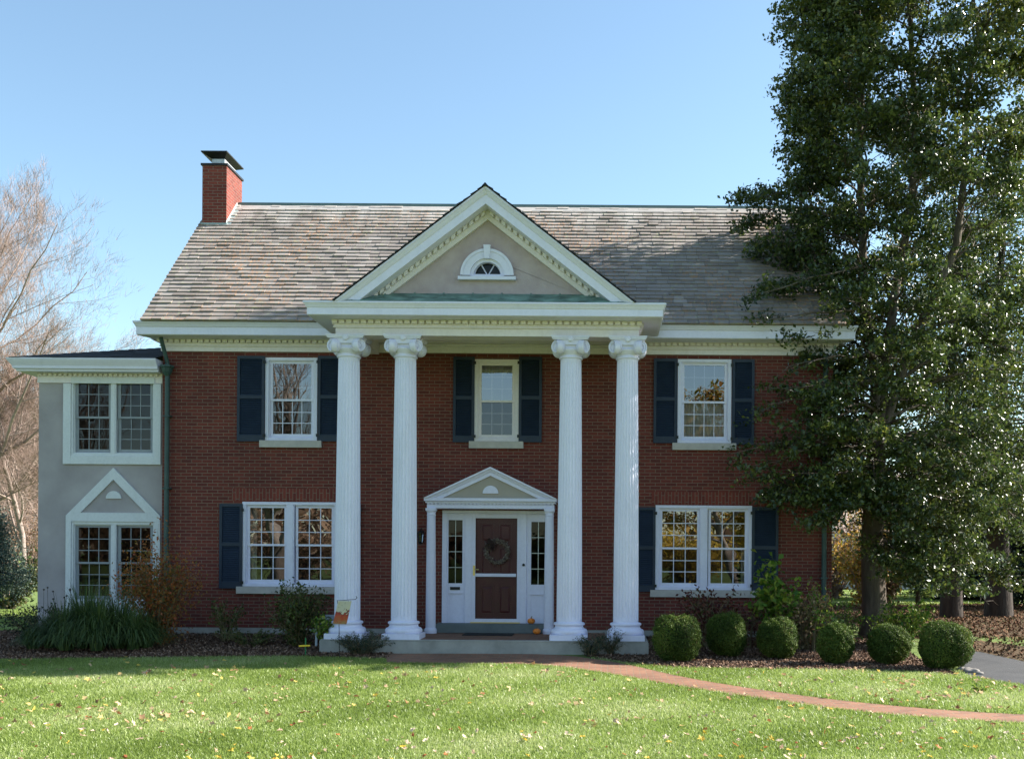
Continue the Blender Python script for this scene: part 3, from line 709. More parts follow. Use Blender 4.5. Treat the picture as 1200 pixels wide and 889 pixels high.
# --- columns
FL, CB, CT = .08, .08, 5.655
def column(x, y):
    zc = 5.36
    s = MB(); nf = 24; per = 6; n = nf*per; prof = []
    hs = [.40, .44, .5, .9, 1.6, 2.4, 3.2, 4.0, 4.7, 5.18, 5.24, 5.27]
    rows = []
    for h in hs:
        t = (h-.40)/(5.27-.40); r = .235-.042*t**1.5
        fl = 0 if h in (.40, 5.27, 5.24, .44) else .014
        row = []
        for k in range(n):
            u = (k % per)/per; d = fl*math.sin(math.pi*min(1, max(0, (u-.12)/.88)))**.7 if u > .12 else 0
            a = 2*math.pi*k/n; row.append((x+(r-d)*math.cos(a), y+(r-d)*math.sin(a), h))
        rows.append(row)
    V_ = [p for r_ in rows for p in r_]; F_ = [(j*n+k, j*n+(k+1) % n, (j+1)*n+(k+1) % n, (j+1)*n+k) for j in range(len(hs)-1) for k in range(n)]
    s.add(V_, F_); c = s.build('column', M['white'], house)
    b = MB(); b.box(x-.345, x+.345, y-.345, y+.345, FL+.001, FL+.10)
    pf = [(.325,.181),(.338,.20),(.343,.225),(.338,.25),(.322,.275),(.298,.285),(.285,.29),(.268,.31),(.262,.33),(.268,.345),(.285,.352),(.292,.365),(.290,.385),(.275,.398),(.255,.402),(.24,.41),(.20,.41)]
    b.lathe(pf, (x, y, 0), 48); b.build('base', M['white'], c, smooth=False)
    k = MB(); k.lathe([(.19,5.262),(.215,5.268),(.222,5.285),(.215,5.302),(.20,5.307),(.20,5.33),(.225,5.36),(.25,5.40),(.255,5.42),(.24,5.45)], (x, y, 0), 40)
    # abacus with concave sides
    m_ = 10; ring = []
    for q in range(4):
        c0 = Vector((math.cos(R(45+90*q)), math.sin(R(45+90*q)))); c1 = Vector((math.cos(R(135+90*q)), math.sin(R(135+90*q))))
        for j in range(m_):
            t = j/m_; p = c0.lerp(c1, t)*.49; mid = (c0+c1).normalized(); p -= mid*(.055*math.sin(math.pi*t)); ring.append(p)
    for z0, z1, g0, g1 in ((5.585, 5.605, .93, .96), (5.607, 5.632, .98, 1.0), (5.634, 5.655, 1.02, 1.02)):
        nn_ = len(ring); k.add([(x+p.x*g0, y+p.y*g0, z0) for p in ring]+[(x+p.x*g1, y+p.y*g1, z1) for p in ring],
            [(j, (j+1) % nn_, nn_+(j+1) % nn_, nn_+j) for j in range(nn_)]+[tuple(range(nn_))[::-1], tuple(range(nn_, 2*nn_))])
    k.box(x-.22, x+.22, y-.22, y+.22, 5.44, 5.584)
    for q in range(4):   # volutes: one scroll on each face end
        for sgn in (-1, 1):
            rot = Matrix.Rotation(R(90*q), 3, 'Z') @ Matrix.Rotation(R(sgn*20), 3, 'Z')
            A = rot @ Matrix.Rotation(R(90), 3, 'X')
            c0 = Matrix.Rotation(R(90*q), 3, 'Z') @ Vector((sgn*.225, -.225, 0)) + Vector((x, y, 5.462))
            k.lathe([(.105,-.05),(.125,-.045),(.128,.03),(.120,.052),(.100,.052),(.098,.040),(.02,.040),(.035,.048),(.03,.058),(.005,.060)], c0, 24, A)
            sp = [c0 + A @ Vector(((.11-.085*t)*math.cos(sgn*(1.2+t*9)), (.11-.085*t)*math.sin(sgn*(1.2+t*9)), .048)) for t in np.linspace(0, 1, 30)]
            k.tube(sp, [.013-.006*t for t in np.linspace(0, 1, 30)], 5)
        Rq = Matrix.Rotation(R(90*q), 3, 'Z'); V8 = [Rq @ Vector(v) + Vector((x, y, 0)) for v in ((-.24,-.265,5.50),(.24,-.265,5.50),(.24,-.265,5.584),(-.24,-.265,5.584),(-.24,-.15,5.50),(.24,-.15,5.50),(.24,-.15,5.584),(-.24,-.15,5.584))]
        k.add(V8, [(0,1,2,3),(0,4,5,1),(3,2,6,7),(0,3,7,4),(1,5,6,2)])
        fc = Rq @ Vector((0, -.285, 5.60)) + Vector((x, y, 0)); k.lathe([(.0,-.03),(.04,-.025),(.055,0),(.04,.025),(.0,.03)], fc, 10, Rq @ Matrix.Rotation(R(90), 3, 'X'))
    k.build('capital', M['white'], c)
for X_ in (-2.585, -1.535, 1.535, 2.585): column(X_, -1.78)

# porch platform
mb = MB(); mb.box(-3.0, 3.0, -2.17, -.02, -.35, FL-.02); mb.build('porch_base', M['concrete'], house, bevel=.01)
mb = MB(); mb.box(-2.98, -2.2, -2.175, -1.4, FL-.02, FL); mb.box(2.2, 2.98, -2.175, -1.4, FL-.02, FL)
mb.box(-2.2, 2.2, -2.175, -2.03, FL-.02, FL); mb.build('porch_kerb', M['concrete'], house)
mb = MB(); mb.box(-2.195, 2.195, -2.028, -.015, FL-.019, FL-.002); mb.build('porch_floor', M['paver'], house)
mb = MB(); mb.box(-1.17, 1.15, -.36, .02, FL, .262); mb.build('doorstep', M['step'], house, bevel=.01)

# --- doorway
d0, d1, e0, e1 = W_DOOR
mb = MB(); Yd = 0
xs = [at(p, 660, 0)[0] for p in (518, 523.5, 545, 553, 610, 617, 640.5, 646)]
xs[0], xs[-1] = d0, d1
mb.box(d0, d1, -.03, .10, e1-.06, e1); 
for a, b in ((xs[0], xs[1]), (xs[2], xs[3]), (xs[4], xs[5]), (xs[6], xs[7])): mb.box(a, b, -.025, .10, e0, e1-.061)
sur = mb.build('door_surround', M['white'], house, bevel=.004)
for (a, b), gpx, gy in (((xs[1], xs[2]), (525.5, 542), (609, 683)), ((xs[5], xs[6]), (622.5, 639), (610.5, 684))):
    g0, g1 = at(gpx[0], 650, .03)[0], at(gpx[1], 650, .03)[0]; zt, zb_ = at(533, gy[0], .03)[1], at(533, gy[1], .03)[1]
    q = MB(); q.box(a, g0, .012, .06, e0, e1-.062); q.box(g1, b, .012, .06, e0, e1-.062); q.box(g0, g1, .012, .06, zt, e1-.062)
    q.box(g0, g1, .012, .06, zb_-.19, zb_); q.box(g0, g1, .03, .06, e0+.24, zb_-.19); q.box(g0, g1, .012, .06, e0, e0+.24)
    q.box(g0-.02, g1+.02, .0, .0115, zb_-.205, zb_-.19)
    sd = q.build('sidelight', M['white'], house)
    p = MB(); p.add([(g0,.04,zb_),(g1,.04,zb_),(g1,.04,zt),(g0,.04,zt)], [(0,1,2,3)]); p.build('pane', M['glass_dark'], sd, auto=False)
    p = MB(); gm = (g0+g1)/2; p.box(gm-.006, gm+.006, .03, .038, zb_, zt)
    for k in range(1, 4): z = zb_+(zt-zb_)*k/4; p.box(g0, g1, .0305, .0375, z-.006, z+.006)
    p.build('leading', M['tin'], sd)
    if gpx[0] < 580:
        p = MB(); zz = at(533, 689, 0)[1]; p.frame(gm-.10, gm+.10, zz-.03, zz+.03, .016, -.002, .012); p.box(gm-.085, gm+.085, .006, .0115, zz-.015, zz+.015); p.build('mail_slot', M['dark_metal'], sd)
# room behind the door
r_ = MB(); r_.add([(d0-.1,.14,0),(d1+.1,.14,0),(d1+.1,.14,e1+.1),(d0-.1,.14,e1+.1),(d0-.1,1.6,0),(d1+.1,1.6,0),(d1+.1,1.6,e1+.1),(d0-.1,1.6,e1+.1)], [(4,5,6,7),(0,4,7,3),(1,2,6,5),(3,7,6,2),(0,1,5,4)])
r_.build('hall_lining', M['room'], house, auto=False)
dx0, dx1 = at(558, 660, .05)[0]-.01, at(604.5, 660, .05)[0]+.01; dz0, dz1 = e0+.02, at(581, 607, .05)[1]
mb = MB(); mb.box(dx0-.03, dx1+.03, .07, .115, dz0, dz1+.02)
dm = (dx0+dx1)/2
for a, b in ((dx0+.10, dm-.05), (dm+.05, dx1-.10)):
    for c, d in ((dz0+.16, dz0+.74), (dz0+.94, dz0+1.52), (dz0+1.62, dz1-.10)):
        mb.frame(a, b, c, d, .022, .058, .0695); mb.prism([(0, 0), (1, 0), (1, 1), (0, 1)], lambda p: (a+.03+p[0]*(b-a-.06), .0699, c+.03+p[1]*(d-c-.06)), lambda p: (a+.06+p[0]*(b-a-.12), .060, c+.06+p[1]*(d-c-.12)))
mb.build('front_door', M['door'], house)
mb = MB(); mb.frame(xs[3], xs[4], e0+.012, dz1+.09, dx0-xs[3], -.012, .035, wt=.09, wb=.075)
zm = at(581, 673.5, 0)[1]; mb.box(dx0, dx1, -.008, .03, zm-.032, zm+.032)
stm = mb.build('storm_door', M['white'], house, bevel=.003)
p = MB(); p.add([(dx0,.018,e0+.09),(dx1,.018,e0+.09),(dx1,.018,zm-.032),(dx0,.018,zm-.032)], [(0,1,2,3)]); p.add([(dx0,.018,zm+.032),(dx1,.018,zm+.032),(dx1,.018,dz1),(dx0,.018,dz1)], [(0,1,2,3)])
p.build('pane', M['glass_storm'], stm, auto=False)
hx, hz = at(555.5, 668, -.02)
mb = MB(); mb.box(hx-.02, hx+.02, -.028, -.012, hz-.10, hz+.10); mb.tube([(hx, -.03, hz+.02), (hx, -.06, hz+.02), (hx+.10, -.065, hz+.02)], .009, 8); mb.build('handle', M['brass'], stm)
kx, kz = at(613.5, 661.5, -.03); mb = MB(); mb.lathe([(.0,0),(.028,0),(.028,.02),(.0,.025)], (kx, -.025, kz), 14, Matrix.Rotation(R(90), 3, 'X')); mb.build('doorbell', M['dark_metal'], house)
mb = MB(); mb.box(xs[3]-.02, xs[4]+.0, -.07, .0, e0+.0025, e0+.022); mb.build('threshold', M['brass'], house)
# entrance pediment
ex0, ex1 = at(497, 590, -.5)[0], at(652, 590, -.5)[0]; exc = (ex0+ex1)/2; hw = (ex1-ex0)/2
ez0, ez1 = at(574, 595.5, -.45)[1], at(574, 583.5, -.5)[1]; ezt = at(580, 547, -.5)[1]
mb = MB(); mb.box(exc-hw+.05, exc+hw-.05, -.46, 0-.005, ez0, ez0+.07); mb.box(exc-hw+.02, exc+hw-.02, -.48, -.005, ez0+.105, ez0+.135)
mb.box(exc-hw, exc+hw, -.53, -.005, ez0+.14, ez1); mb.box(exc-hw+.055, exc+hw-.055, -.43, -.005, ez0+.07, ez0+.105)
mb.build('portal_entablature', M['white'], house)
dentils(exc-hw+.04, exc+hw-.04, -.475, -.435, ez0+.072, ez0+.103, .075, .6, 'portal_dentils', M['white'])
SM2 = (ezt-ez1)/hw
mb = MB()
for sx in (-1, 1):
    for prof in ([(0,-.56),(.035,-.56),(.05,-.53),(.09,-.51),(.09,-.30),(0,-.30)], [(.092,-.49),(.17,-.49),(.17,-.30),(.092,-.30)]):
        mb.prism(prof, lambda p: (exc, p[1], ezt-p[0]), lambda p: (exc+sx*(ezt-p[0]-ez1)/SM2, p[1], ez1+.001))
mb.add([(exc-hw,-.55,ez1+.002),(exc,-.55,ezt+.002),(exc,0,ezt+.002),(exc-hw,0,ez1+.002)], [(0,1,2,3)]); mb.add([(exc+hw,-.55,ez1+.002),(exc,-.55,ezt+.002),(exc,0,ezt+.002),(exc+hw,0,ez1+.002)], [(0,1,2,3)])
mb.build('portal_pediment', M['white'], house)
mb = MB(); mb.prism([(-hw+.25, ez1+.003), (hw-.25, ez1+.003), (0, ezt-.16)], lambda p: (exc+p[0], -.45, p[1]), lambda p: (exc+p[0], -.40, p[1])); mb.build('portal_tympanum', M['greige'], house)
fx, fz = at(580.5, 578, -.46)
def half_moon(x, z, r, y0, y1, parent, m):
    q = MB(); n = 20; pr = [(r*math.cos(math.pi*k/n), r*math.sin(math.pi*k/n)) for k in range(n+1)]
    q.prism(pr, lambda p: (x+p[0], y0, z+p[1]), lambda p: (x+p[0], y1, z+p[1])); return q.build('half_moon_ornament', m, parent)
half_moon(exc, fz, .155, -.475, -.451, house, M['white'])
zt_ = ez0
for cxp in (505, 643.5):
    x_ = at(cxp, 670, -.42)[0]; y_ = -.42; mb = MB()
    mb.box(x_-.10, x_+.10, y_-.10, y_+.10, zt_-.05, zt_-.001)
    mb.lathe([(.12,FL+.001),(.12,FL+.035),(.125,FL+.05),(.115,FL+.09),(.098,FL+.11),(.098,FL+.5),(.093,1.4),(.084,zt_-.17),(.084,zt_-.15),(.093,zt_-.14),(.084,zt_-.13),(.084,zt_-.09),(.10,zt_-.055),(.10,zt_-.051)], (x_, y_, 0), 28)
    mb.build('portal_column', M['white'], house)
# wall lantern left of the portal
x_, z_ = at(493, 628, -.15); mb = MB()
mb.box(x_-.03, x_+.03, -.03, -.004, z_-.12, z_+.12); mb.tube([(x_, -.02, z_+.10), (x_, -.10, z_+.16), (x_, -.16, z_+.12)], .01, 6)
mb.lathe([(.0,.12),(.03,.11),(.075,.07),(.07,.065),(.07,.06)], (x_, -.16, z_), 8); mb.lathe([(.045,-.13),(.05,-.12),(.03,-.16)], (x_, -.16, z_), 8)
for k in range(6): a = math.pi/3*k; mb.tube([(x_+.045*math.cos(a), -.16+.045*math.sin(a), z_-.13), (x_+.068*math.cos(a), -.16+.068*math.sin(a), z_+.065)], .005, 4)
ln = mb.build('wall_lantern', M['dark_metal'], house)
mb = MB(); mb.lathe([(.04,-.12),(.062,.06)], (x_, -.16, z_), 6); mb.build('lamp_glass', M['glass_dull'], ln)

# --- downspouts
def spout(px, py_head, ybot_z, x_top_px=None):
    x_, z_ = at(px, py_head, -.1); m = MB()
    m.lathe([(.045,-.13),(.06,-.11),(.10,-.05),(.12,.02),(.135,.035),(.145,.04),(.145,.075),(.10,.08)], (x_, -.13, z_), 8)
    m.tube([(x_, -.11, z_-.08), (x_, -.11, ybot_z)], .047, 10)
    m.tube([(x_-.06, -.30, 5.92), (x_-.05, -.24, 5.80), (x_, -.12, z_+.14), (x_, -.12, z_+.03)], .042, 8)
    for zz in (z_-.95, z_-2.4, z_-3.9):
        if zz > .3: m.box(x_-.065, x_+.065, -.165, -.004, zz, zz+.03)
    m.build('downspout', M['pipe'], house, smooth=False)
spout(196.5, 433, .0)
x_, _ = at(966, 600, -.1); m = MB(); m.tube([(x_, -.11, 5.7), (x_, -.11, 0)], .05, 10); m.box(x_-.07, x_+.07, -.165, -.004, 3, 3.03); m.box(x_-.07, x_+.07, -.165, -.004, 1.2, 1.23); m.build('downspout', M['pipe'], house)

# --- wing
XWL = at(45, 560, YW)[0]; zwe = 5.10
mb = MB(); wall_sheet(mb, XWL, -WX+.001, -.1, 5.25, [W_WU, W_WL], YW, .13)
mb.add([(XWL,YW,-.1),(XWL,YW,5.25),(XWL,5,5.25),(XWL,5,-.1)], [(0,1,2,3)]); mb.add([(XWL,5,-.1),(XWL,5,5.25),(-WX,5,5.25),(-WX,5,-.1)], [(0,1,2,3)])
mb.build('wing_wall', M['stucco'], house, auto=False)
zc0 = at(100, 434, -.3)[1]; zc1 = at(100, 419, -.35)[1]
prof_w = [(-.02,zc0),(.30,zc0),(.31,zc0+.03),(.35,zc0+.05),(.36,zc0+.10),(.42,zc0+.19),(.44,zc1-.02),(.44,zc1),(-.02,zc1)]
mb = MB(); mb.sweep([(XWL, 5.0), (XWL, YW), (-WX-.012, YW)], prof_w); mb.build('wing_cornice', M['white'], house)
mb = MB(); mb.box(XWL-.02, -WX-.04, YW-.03, YW-.002, zc0-.19, zc0-.001); mb.build('wing_frieze', M['cream'], house)
dentils(XWL, -WX-.1, YW-.075, YW-.031, zc0-.055, zc0-.003, .10, .6, 'wing_dentils')
# hip roof of the wing
ex, ey, pz = XWL-.44, YW-.44, zc1+.004; rise = .28; L = 2.6
mb = MB(); upw = Vector((0, 1, rise)).normalized(); lw = L*math.hypot(1, rise)
roof_plane(mb, (ex, ey, pz), (1,0,0), upw, lambda t: (t*math.cos(math.atan(rise)), -WX-.03-ex), lw, course=.14, wmin=.25, wmax=.4, thick=.008)
mb.add([(ex,ey,pz-.005),(-WX-.03,ey,pz-.005),(-WX-.03,ey+L,pz+L*rise-.005),(ex+L,ey+L,pz+L*rise-.005)], [(0,1,2,3)], .3)
mb.add([(ex,ey,pz-.005),(ex+L,ey+L,pz+L*rise-.005),(ex+L,5,pz+L*rise-.005),(ex,5.4,pz-.005)], [(0,1,2,3)], .3)
mb.add([(ex+L,ey+L,pz+L*rise-.005),(-WX-.03,ey+L,pz+L*rise-.005),(-WX-.03,5,pz+L*rise-.005),(ex+L,5,pz+L*rise-.005)], [(0,1,2,3)], .3)
mb.build('wing_roof', M['shingle_dark'], house, auto=False)
# stucco window surrounds on the wing
a, b, c, d = W_WU; tw = .19
o0, o1 = at(75, 490, YW)[0], -WX-.06; ot, ob = zc0-.20, at(130, 544, YW)[1]
mb = MB(); yA, yB = YW-.045, YW+.02
mb.box(o0, a, yA, yB, ob, ot); mb.box(b, o1, yA, yB, ob, ot); mb.box(a, b, yA, yB, ob, c); mb.box(a, b, yA, yB, d, ot)
mb.build('wing_window_surround', M['trim'], house, bevel=.006)
a, b, c, d = W_WL; o0 = at(78, 650, YW)[0]; hb = at(130, 600.5, YW)[1]; cor = at(78, 606, YW)[1]; pk = at(132, 548, YW)[1]; pkx = (o0+o1)/2
mb = MB(); mb.box(o0, a, yA, yB, 0, d); mb.box(b, o1, yA, yB, 0, d); mb.box(a, b, yA, yB, .3, c)
mb.prism([(o0, d+.001), (o1, d+.001), (o1, hb-.06), (o1-.06, hb), (o0+.06, hb), (o0, hb-.06)], lambda p: (p[0], yA, p[1]), lambda p: (p[0], yB, p[1]))
th = .165; sl2 = (pk-hb)/(pkx-o0-.06)
for sx in (-1, 1):
    hwid = pkx-o0-.06; mb.prism([(0, pk), (sx*hwid, hb+.001), (sx*(hwid-th/sl2*1.45), hb+.001), (0, pk-th*1.45)], lambda p: (pkx+p[0], yA+.002, p[1]), lambda p: (pkx+p[0], yB, p[1]))
mb.build('wing_pediment_surround', M['trim'], house)
half_moon(pkx, at(131, 584, YW)[1], .155, YW-.03, YW-.002, house, M['trim'])

# ================================================================== SMALL THINGS
def pumpkin(px, py, Y, r, zfloor, label):
    x_ = at(px, py, Y)[0]; mb = MB(); n = 40; rows = 12; V_ = []; F_ = []
    for j in range(rows+1):
        ph = -math.pi/2+math.pi*j/rows
        for k in range(n):
            a = 2*math.pi*k/n; rr = r*(1-.10*abs(math.sin(a*5))**.5*math.cos(ph)) ; h = .80*r*math.sin(ph)*(1-.12*(abs(math.sin(ph))**4))
            V_.append((x_+rr*math.cos(ph)*math.cos(a), Y+rr*math.cos(ph)*math.sin(a), zfloor+.77*r+h))
    for j in range(rows):
        for k in range(n): F_.append((j*n+k, j*n+(k+1) % n, (j+1)*n+(k+1) % n, (j+1)*n+k))
    mb.add(V_, F_); o = mb.build('pumpkin', M['pumpkin'], None, (x_, Y, zfloor), smooth=True)
    tag(o, label, 'pumpkin', 'pumpkins by the front door'); o['o'] = (x_, Y, zfloor)
    s = MB(); s.tube([(x_, Y, zfloor+1.45*r), (x_, Y, zfloor+1.7*r), (x_+.2*r, Y, zfloor+1.95*r)], [.16*r, .11*r, .13*r], 6); s.build('stem', M['stem'], o)
pumpkin(622.5, 728, -.22, .078, .262, 'small orange pumpkin standing on the grey doorstep')
pumpkin(629, 738.5, -.55, .078, FL, 'small orange pumpkin on the brick porch floor below the doorstep')
# wreath
wx_, wz_ = at(583, 646, -.02); rg = np.random.default_rng(5)
wr = empty('wreath', (wx_, -.03, wz_), 'dried grey brown wreath with a bow hanging on the maroon door', 'wreath')
n = 1500; a = rg.uniform(0, 2*np.pi, n); rr = .22+rg.normal(0, .022, n); P = np.stack([wx_+rr*np.cos(a), -.035+rg.uniform(-.03, .012, n), wz_+rr*np.sin(a)], 1)
leaves('ring', P, .035, leaf_mat('dried_leaf', [(.10,.08,.07), (.22,.18,.15), (.34,.30,.26)], .7, .1, .2), rg, wr)
P = np.stack([wx_-.14+rg.normal(0, .045, 400), -.06+rg.uniform(-.02, .01, 400), wz_+.13+rg.normal(0, .05, 400)], 1)
leaves('bow', P, .05, leaf_mat('bow_ribbon', [(.05,.03,.03), (.10,.07,.06)], .6, .1, .3), rg, wr)
# mat
x0, x1 = at(543, 744, -.8)[0], at(601, 744, -.8)[0]; mb = MB(); mb.box(x0, x1, -1.0, -.45, FL-.001, FL+.014)
tag(mb.build('door_mat', M['black_mat'], None, ((x0+x1)/2, -.7, FL), bevel=.004), 'black rubber doormat on the brick porch before the doorstep', 'doormat')
# garden flag on a hooked pole
Yf = -2.75; fx0, fz0 = at(396.5, 705, Yf); fx1 = at(412.5, 705, Yf)[0]; fzb = at(400, 731.5, Yf)[1]
fl = empty('garden_flag', (fx0-.02, Yf, float(gz(0, Yf))), 'small autumn garden flag on a thin hooked pole before the left column', 'flag')
mb = MB(); zt = fz0+.03; mb.tube([(fx0+.03, Yf, float(gz(0, Yf))-.05), (fx0+.01, Yf, zt-.2), (fx0-.02, Yf, zt), (fx0+.12, Yf, zt+.005), (fx1+.06, Yf, zt+.02), (fx1+.09, Yf, zt+.05), (fx1+.07, Yf, zt+.075)], .006, 6)
mb.build('pole', M['dark_metal'], fl)
def flag_mat():
    m, t = nodes('flag_print'); g = tc(t); sp = N(t, 'SeparateXYZ'); t.links.new(g, sp.inputs[0])
    mr = N(t, 'MapRange'); mr.inputs[1].default_value = fzb-gz(0, Yf); mr.inputs[2].default_value = fz0-gz(0, Yf); t.links.new(sp.outputs[2], mr.inputs[0])
    n1 = noise(t, g, 14, 3, .6); ad = N(t, 'Math', operation='MULTIPLY_ADD'); t.links.new(n1, ad.inputs[0]); ad.inputs[1].default_value = .9; t.links.new(mr.outputs[0], ad.inputs[2])
    c = ramp(t, ad.outputs[0], [(.45, (.35,.22,.09)), (.62, (.45,.13,.04)), (.85, (.50,.07,.03)), (.98, (.10,.03,.03)), (1.0, (.62,.56,.38))])
    vo = N(t, 'TexVoronoi'); vo.inputs['Scale'].default_value = 30; t.links.new(g, vo.inputs['Vector'])
    f = ramp(t, vo.outputs['Distance'], [(.12, (1,1,1)), (.2, (0,0,0))]); c = mix(t, f, c, (.16,.05,.03)); finish(t, c, .8, trans=.2); return m
mb = MB(); nn2 = 10; V_ = []; F_ = []
for j in range(nn2+1):
    for k in range(nn2+1):
        u, v = k/nn2, j/nn2; V_.append((fx0+(fx1-fx0)*u-.085*v+.0*u, Yf-.01+.018*math.sin(u*5+v*3)-.05*v, fz0+.02-(fz0-fzb)*v-.01*u*v))
for j in range(nn2):
    for k in range(nn2): i_ = j*(nn2+1)+k; F_.append((i_, i_+1, i_+nn2+2, i_+nn2+1))
mb.add(V_, F_); mb.build('banner', flag_mat(), fl, smooth=True)
# sprinkler stake
sx_, sy_ = ground_at(358, 768); gz_ = float(gz(sx_, sy_))
sp_ = empty('sprinkler_stake', (sx_, sy_, gz_), 'green garden stake with a yellow cross bar in the mulch', 'garden stake')
mb = MB(); mb.tube([(sx_, sy_, gz_-.03), (sx_, sy_, gz_+.32)], .012, 8); mb.build('stake', mat('green_plastic', (.02,.16,.05), (.03,.2,.07), 5, .4, 0), sp_)
mb = MB(); mb.obox((sx_-.02, sy_, gz_+.18), .20, .03, .03, Matrix.Rotation(R(-3), 3, 'Y')); mb.build('cross_bar', mat('yellow_plastic', (.75,.50,.02), (.85,.58,.04), 5, .4, 0), sp_, bevel=.006)
# pale bench beside the left column
bx, bz = at(388, 727, -1.4); g_ = float(gz(bx, -1.4))
bn = empty('garden_bench', (bx, -1.4, g_), 'small pale blue grey bench beside the left column base', 'bench'); wm = mat('pale_blue_paint', (.45,.52,.60), (.52,.58,.65), 5, .6, .1)
bw0, bw1 = bx-.26, bx+.12; zs = at(388, 733, -1.4)[1]
mb = MB()
for k in range(4): mb.box(bw0, bw1, -1.6+k*.10, -1.51+k*.10, zs-.03, zs)
mb.build('seat', wm, bn, bevel=.004)
mb = MB(); mb.box(bw0, bw1, -1.20, -1.18, zs+.10, zs+.20); mb.box(bw0, bw1, -1.20, -1.18, zs+.02, zs+.085); mb.build('backrest', wm, bn, bevel=.004)
for x1_ in (bw0+.03, bw1-.03):
    for y1_ in (-1.57, -1.21): mb = MB(); mb.box(x1_-.02, x1_+.02, y1_-.02, y1_+.02, g_-.03, zs-.031); mb.build('leg', wm, bn)
# stones beside the driveway
for px, py, r, lb in ((1138, 788, .10, 'pale rounded stone at the bed edge, largest beside the driveway'), (1129, 786, .08, 'tan stone tucked under the end boxwood'), (1147, 790, .06, 'smallest stone at the lawn corner by the driveway')):
    x_, y_ = ground_at(px, py); g_ = float(gz(x_, y_)); bm = bmesh.new(); bmesh.ops.create_icosphere(bm, subdivisions=3, radius=r); rg2 = random.Random(int(px))
    of = [Vector((rg2.uniform(-1,1), rg2.uniform(-1,1), rg2.uniform(-1,1))) for _ in range(5)]
    for v in bm.verts:
        v.co *= 1+sum(.08*math.sin(5*v.co.normalized().dot(o)) for o in of); v.co.z *= .62; v.co.x *= 1.3
    me = bpy.data.meshes.new('stone'); bm.to_mesh(me); bm.free(); me.materials.append(M['stone']); me.shade_smooth()
    o = bpy.data.objects.new('stone', me); COL.objects.link(o); o.location = (x_, y_, g_+r*.3); tag(o, lb, 'stone', 'stones at the end of the bed')

# ================================================================== PLANTS
def in_house(P):
    a = (np.abs(P[:, 0]) < WX+.05) & (P[:, 1] > -.06) & (P[:, 1] < 7) & (P[:, 2] < 6.0+np.clip(np.minimum(P[:, 1]+.6, 7-P[:, 1]), 0, 4)*.95)
    b = (P[:, 0] < WX+.1) & (P[:, 0] > -9.4) & (P[:, 1] > .0) & (P[:, 2] < 5.2)
    c = (np.abs(P[:, 0]) < 7.2) & (P[:, 1] > -.66) & (P[:, 1] < 0) & (P[:, 2] > 5.85) & (P[:, 2] < 6.25)
    return a | b | c

def boxwood(px, ptop, pbot, pw, label, seed):
    x_, y_ = ground_at(px, pbot); y_ += .38; g_ = float(gz(x_, y_)); s = FPX/(y_-CY)
    rx = pw/2/s; zt = at(px, ptop, y_)[1]; rz = (zt-g_)/2; zc = g_+rz
    x_ = at(px, (ptop+pbot)/2, y_)[0]
    rg = np.random.default_rng(seed); root = empty('boxwood', (x_, y_, g_), label, 'shrub', 'clipped boxwoods along the bed')
    n = 22000; d = unit(rg.normal(size=(n, 3))); lump = 1+.05*np.sin(d[:, 0]*5+seed)+.04*np.sin(d[:, 2]*7+seed*2)*np.cos(d[:, 1]*6)+.025*np.sin(d[:, 0]*15+d[:, 2]*13+seed)
    rad = (1-.18*rg.random(n)**1.6)*lump+ (rg.random(n) < .04)*rg.random(n)*.14
    # slightly flattened sides: superellipsoid
    e = (np.abs(d)**2.5).sum(1)**(-1/2.5); P = d*(rad*e*.96)[:, None]*np.array([rx, rx*.95, rz])+np.array([x_, y_, zc])
    P = P[P[:, 2] > g_+.01]
    tb = np.clip(.38+.16*np.sin(P[:, 0]*9+seed)*np.cos(P[:, 2]*8+seed)+.12*np.sin(P[:, 1]*14+P[:, 0]*11)+rg.normal(0, .13, len(P))+(rg.random(len(P)) < .02)*.6, 0, 1)
    leaves('foliage', P, .029, M['boxwood'], rg, root, tint=tb, up=.3, out=unit(P-np.array([x_, y_, zc])))
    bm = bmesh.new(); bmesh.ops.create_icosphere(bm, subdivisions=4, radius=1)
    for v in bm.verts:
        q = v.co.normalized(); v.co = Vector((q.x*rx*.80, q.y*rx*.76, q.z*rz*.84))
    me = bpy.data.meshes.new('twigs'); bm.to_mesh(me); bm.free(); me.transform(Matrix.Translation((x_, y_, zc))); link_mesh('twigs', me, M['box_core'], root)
    mb = MB(); mb.tube([(x_, y_, g_-.05), (x_, y_, g_+.3)], .04, 8); mb.build('stem', M['bark_dark'], root)
bw = [(793,718,778,58,'large dark clipped boxwood nearest the right portico column'),
      (852,716,773,47,'narrower dark boxwood second from the portico columns'),
      (912,723,775,49,'dark round boxwood in shade below the lime green leafy shrub'),
      (979,729,781,44,'small sunlit boxwood right of the shaded three, before the brick corner'),
      (1041,730,781,50,'rounded sunlit boxwood before the big evergreen trunk'),
      (1107,727,787,62,'broad bright green boxwood at the driveway end of the bed')]
for k, (a, b, c, d, e) in enumerate(bw): boxwood(a, b, c, d, e, 11+k)

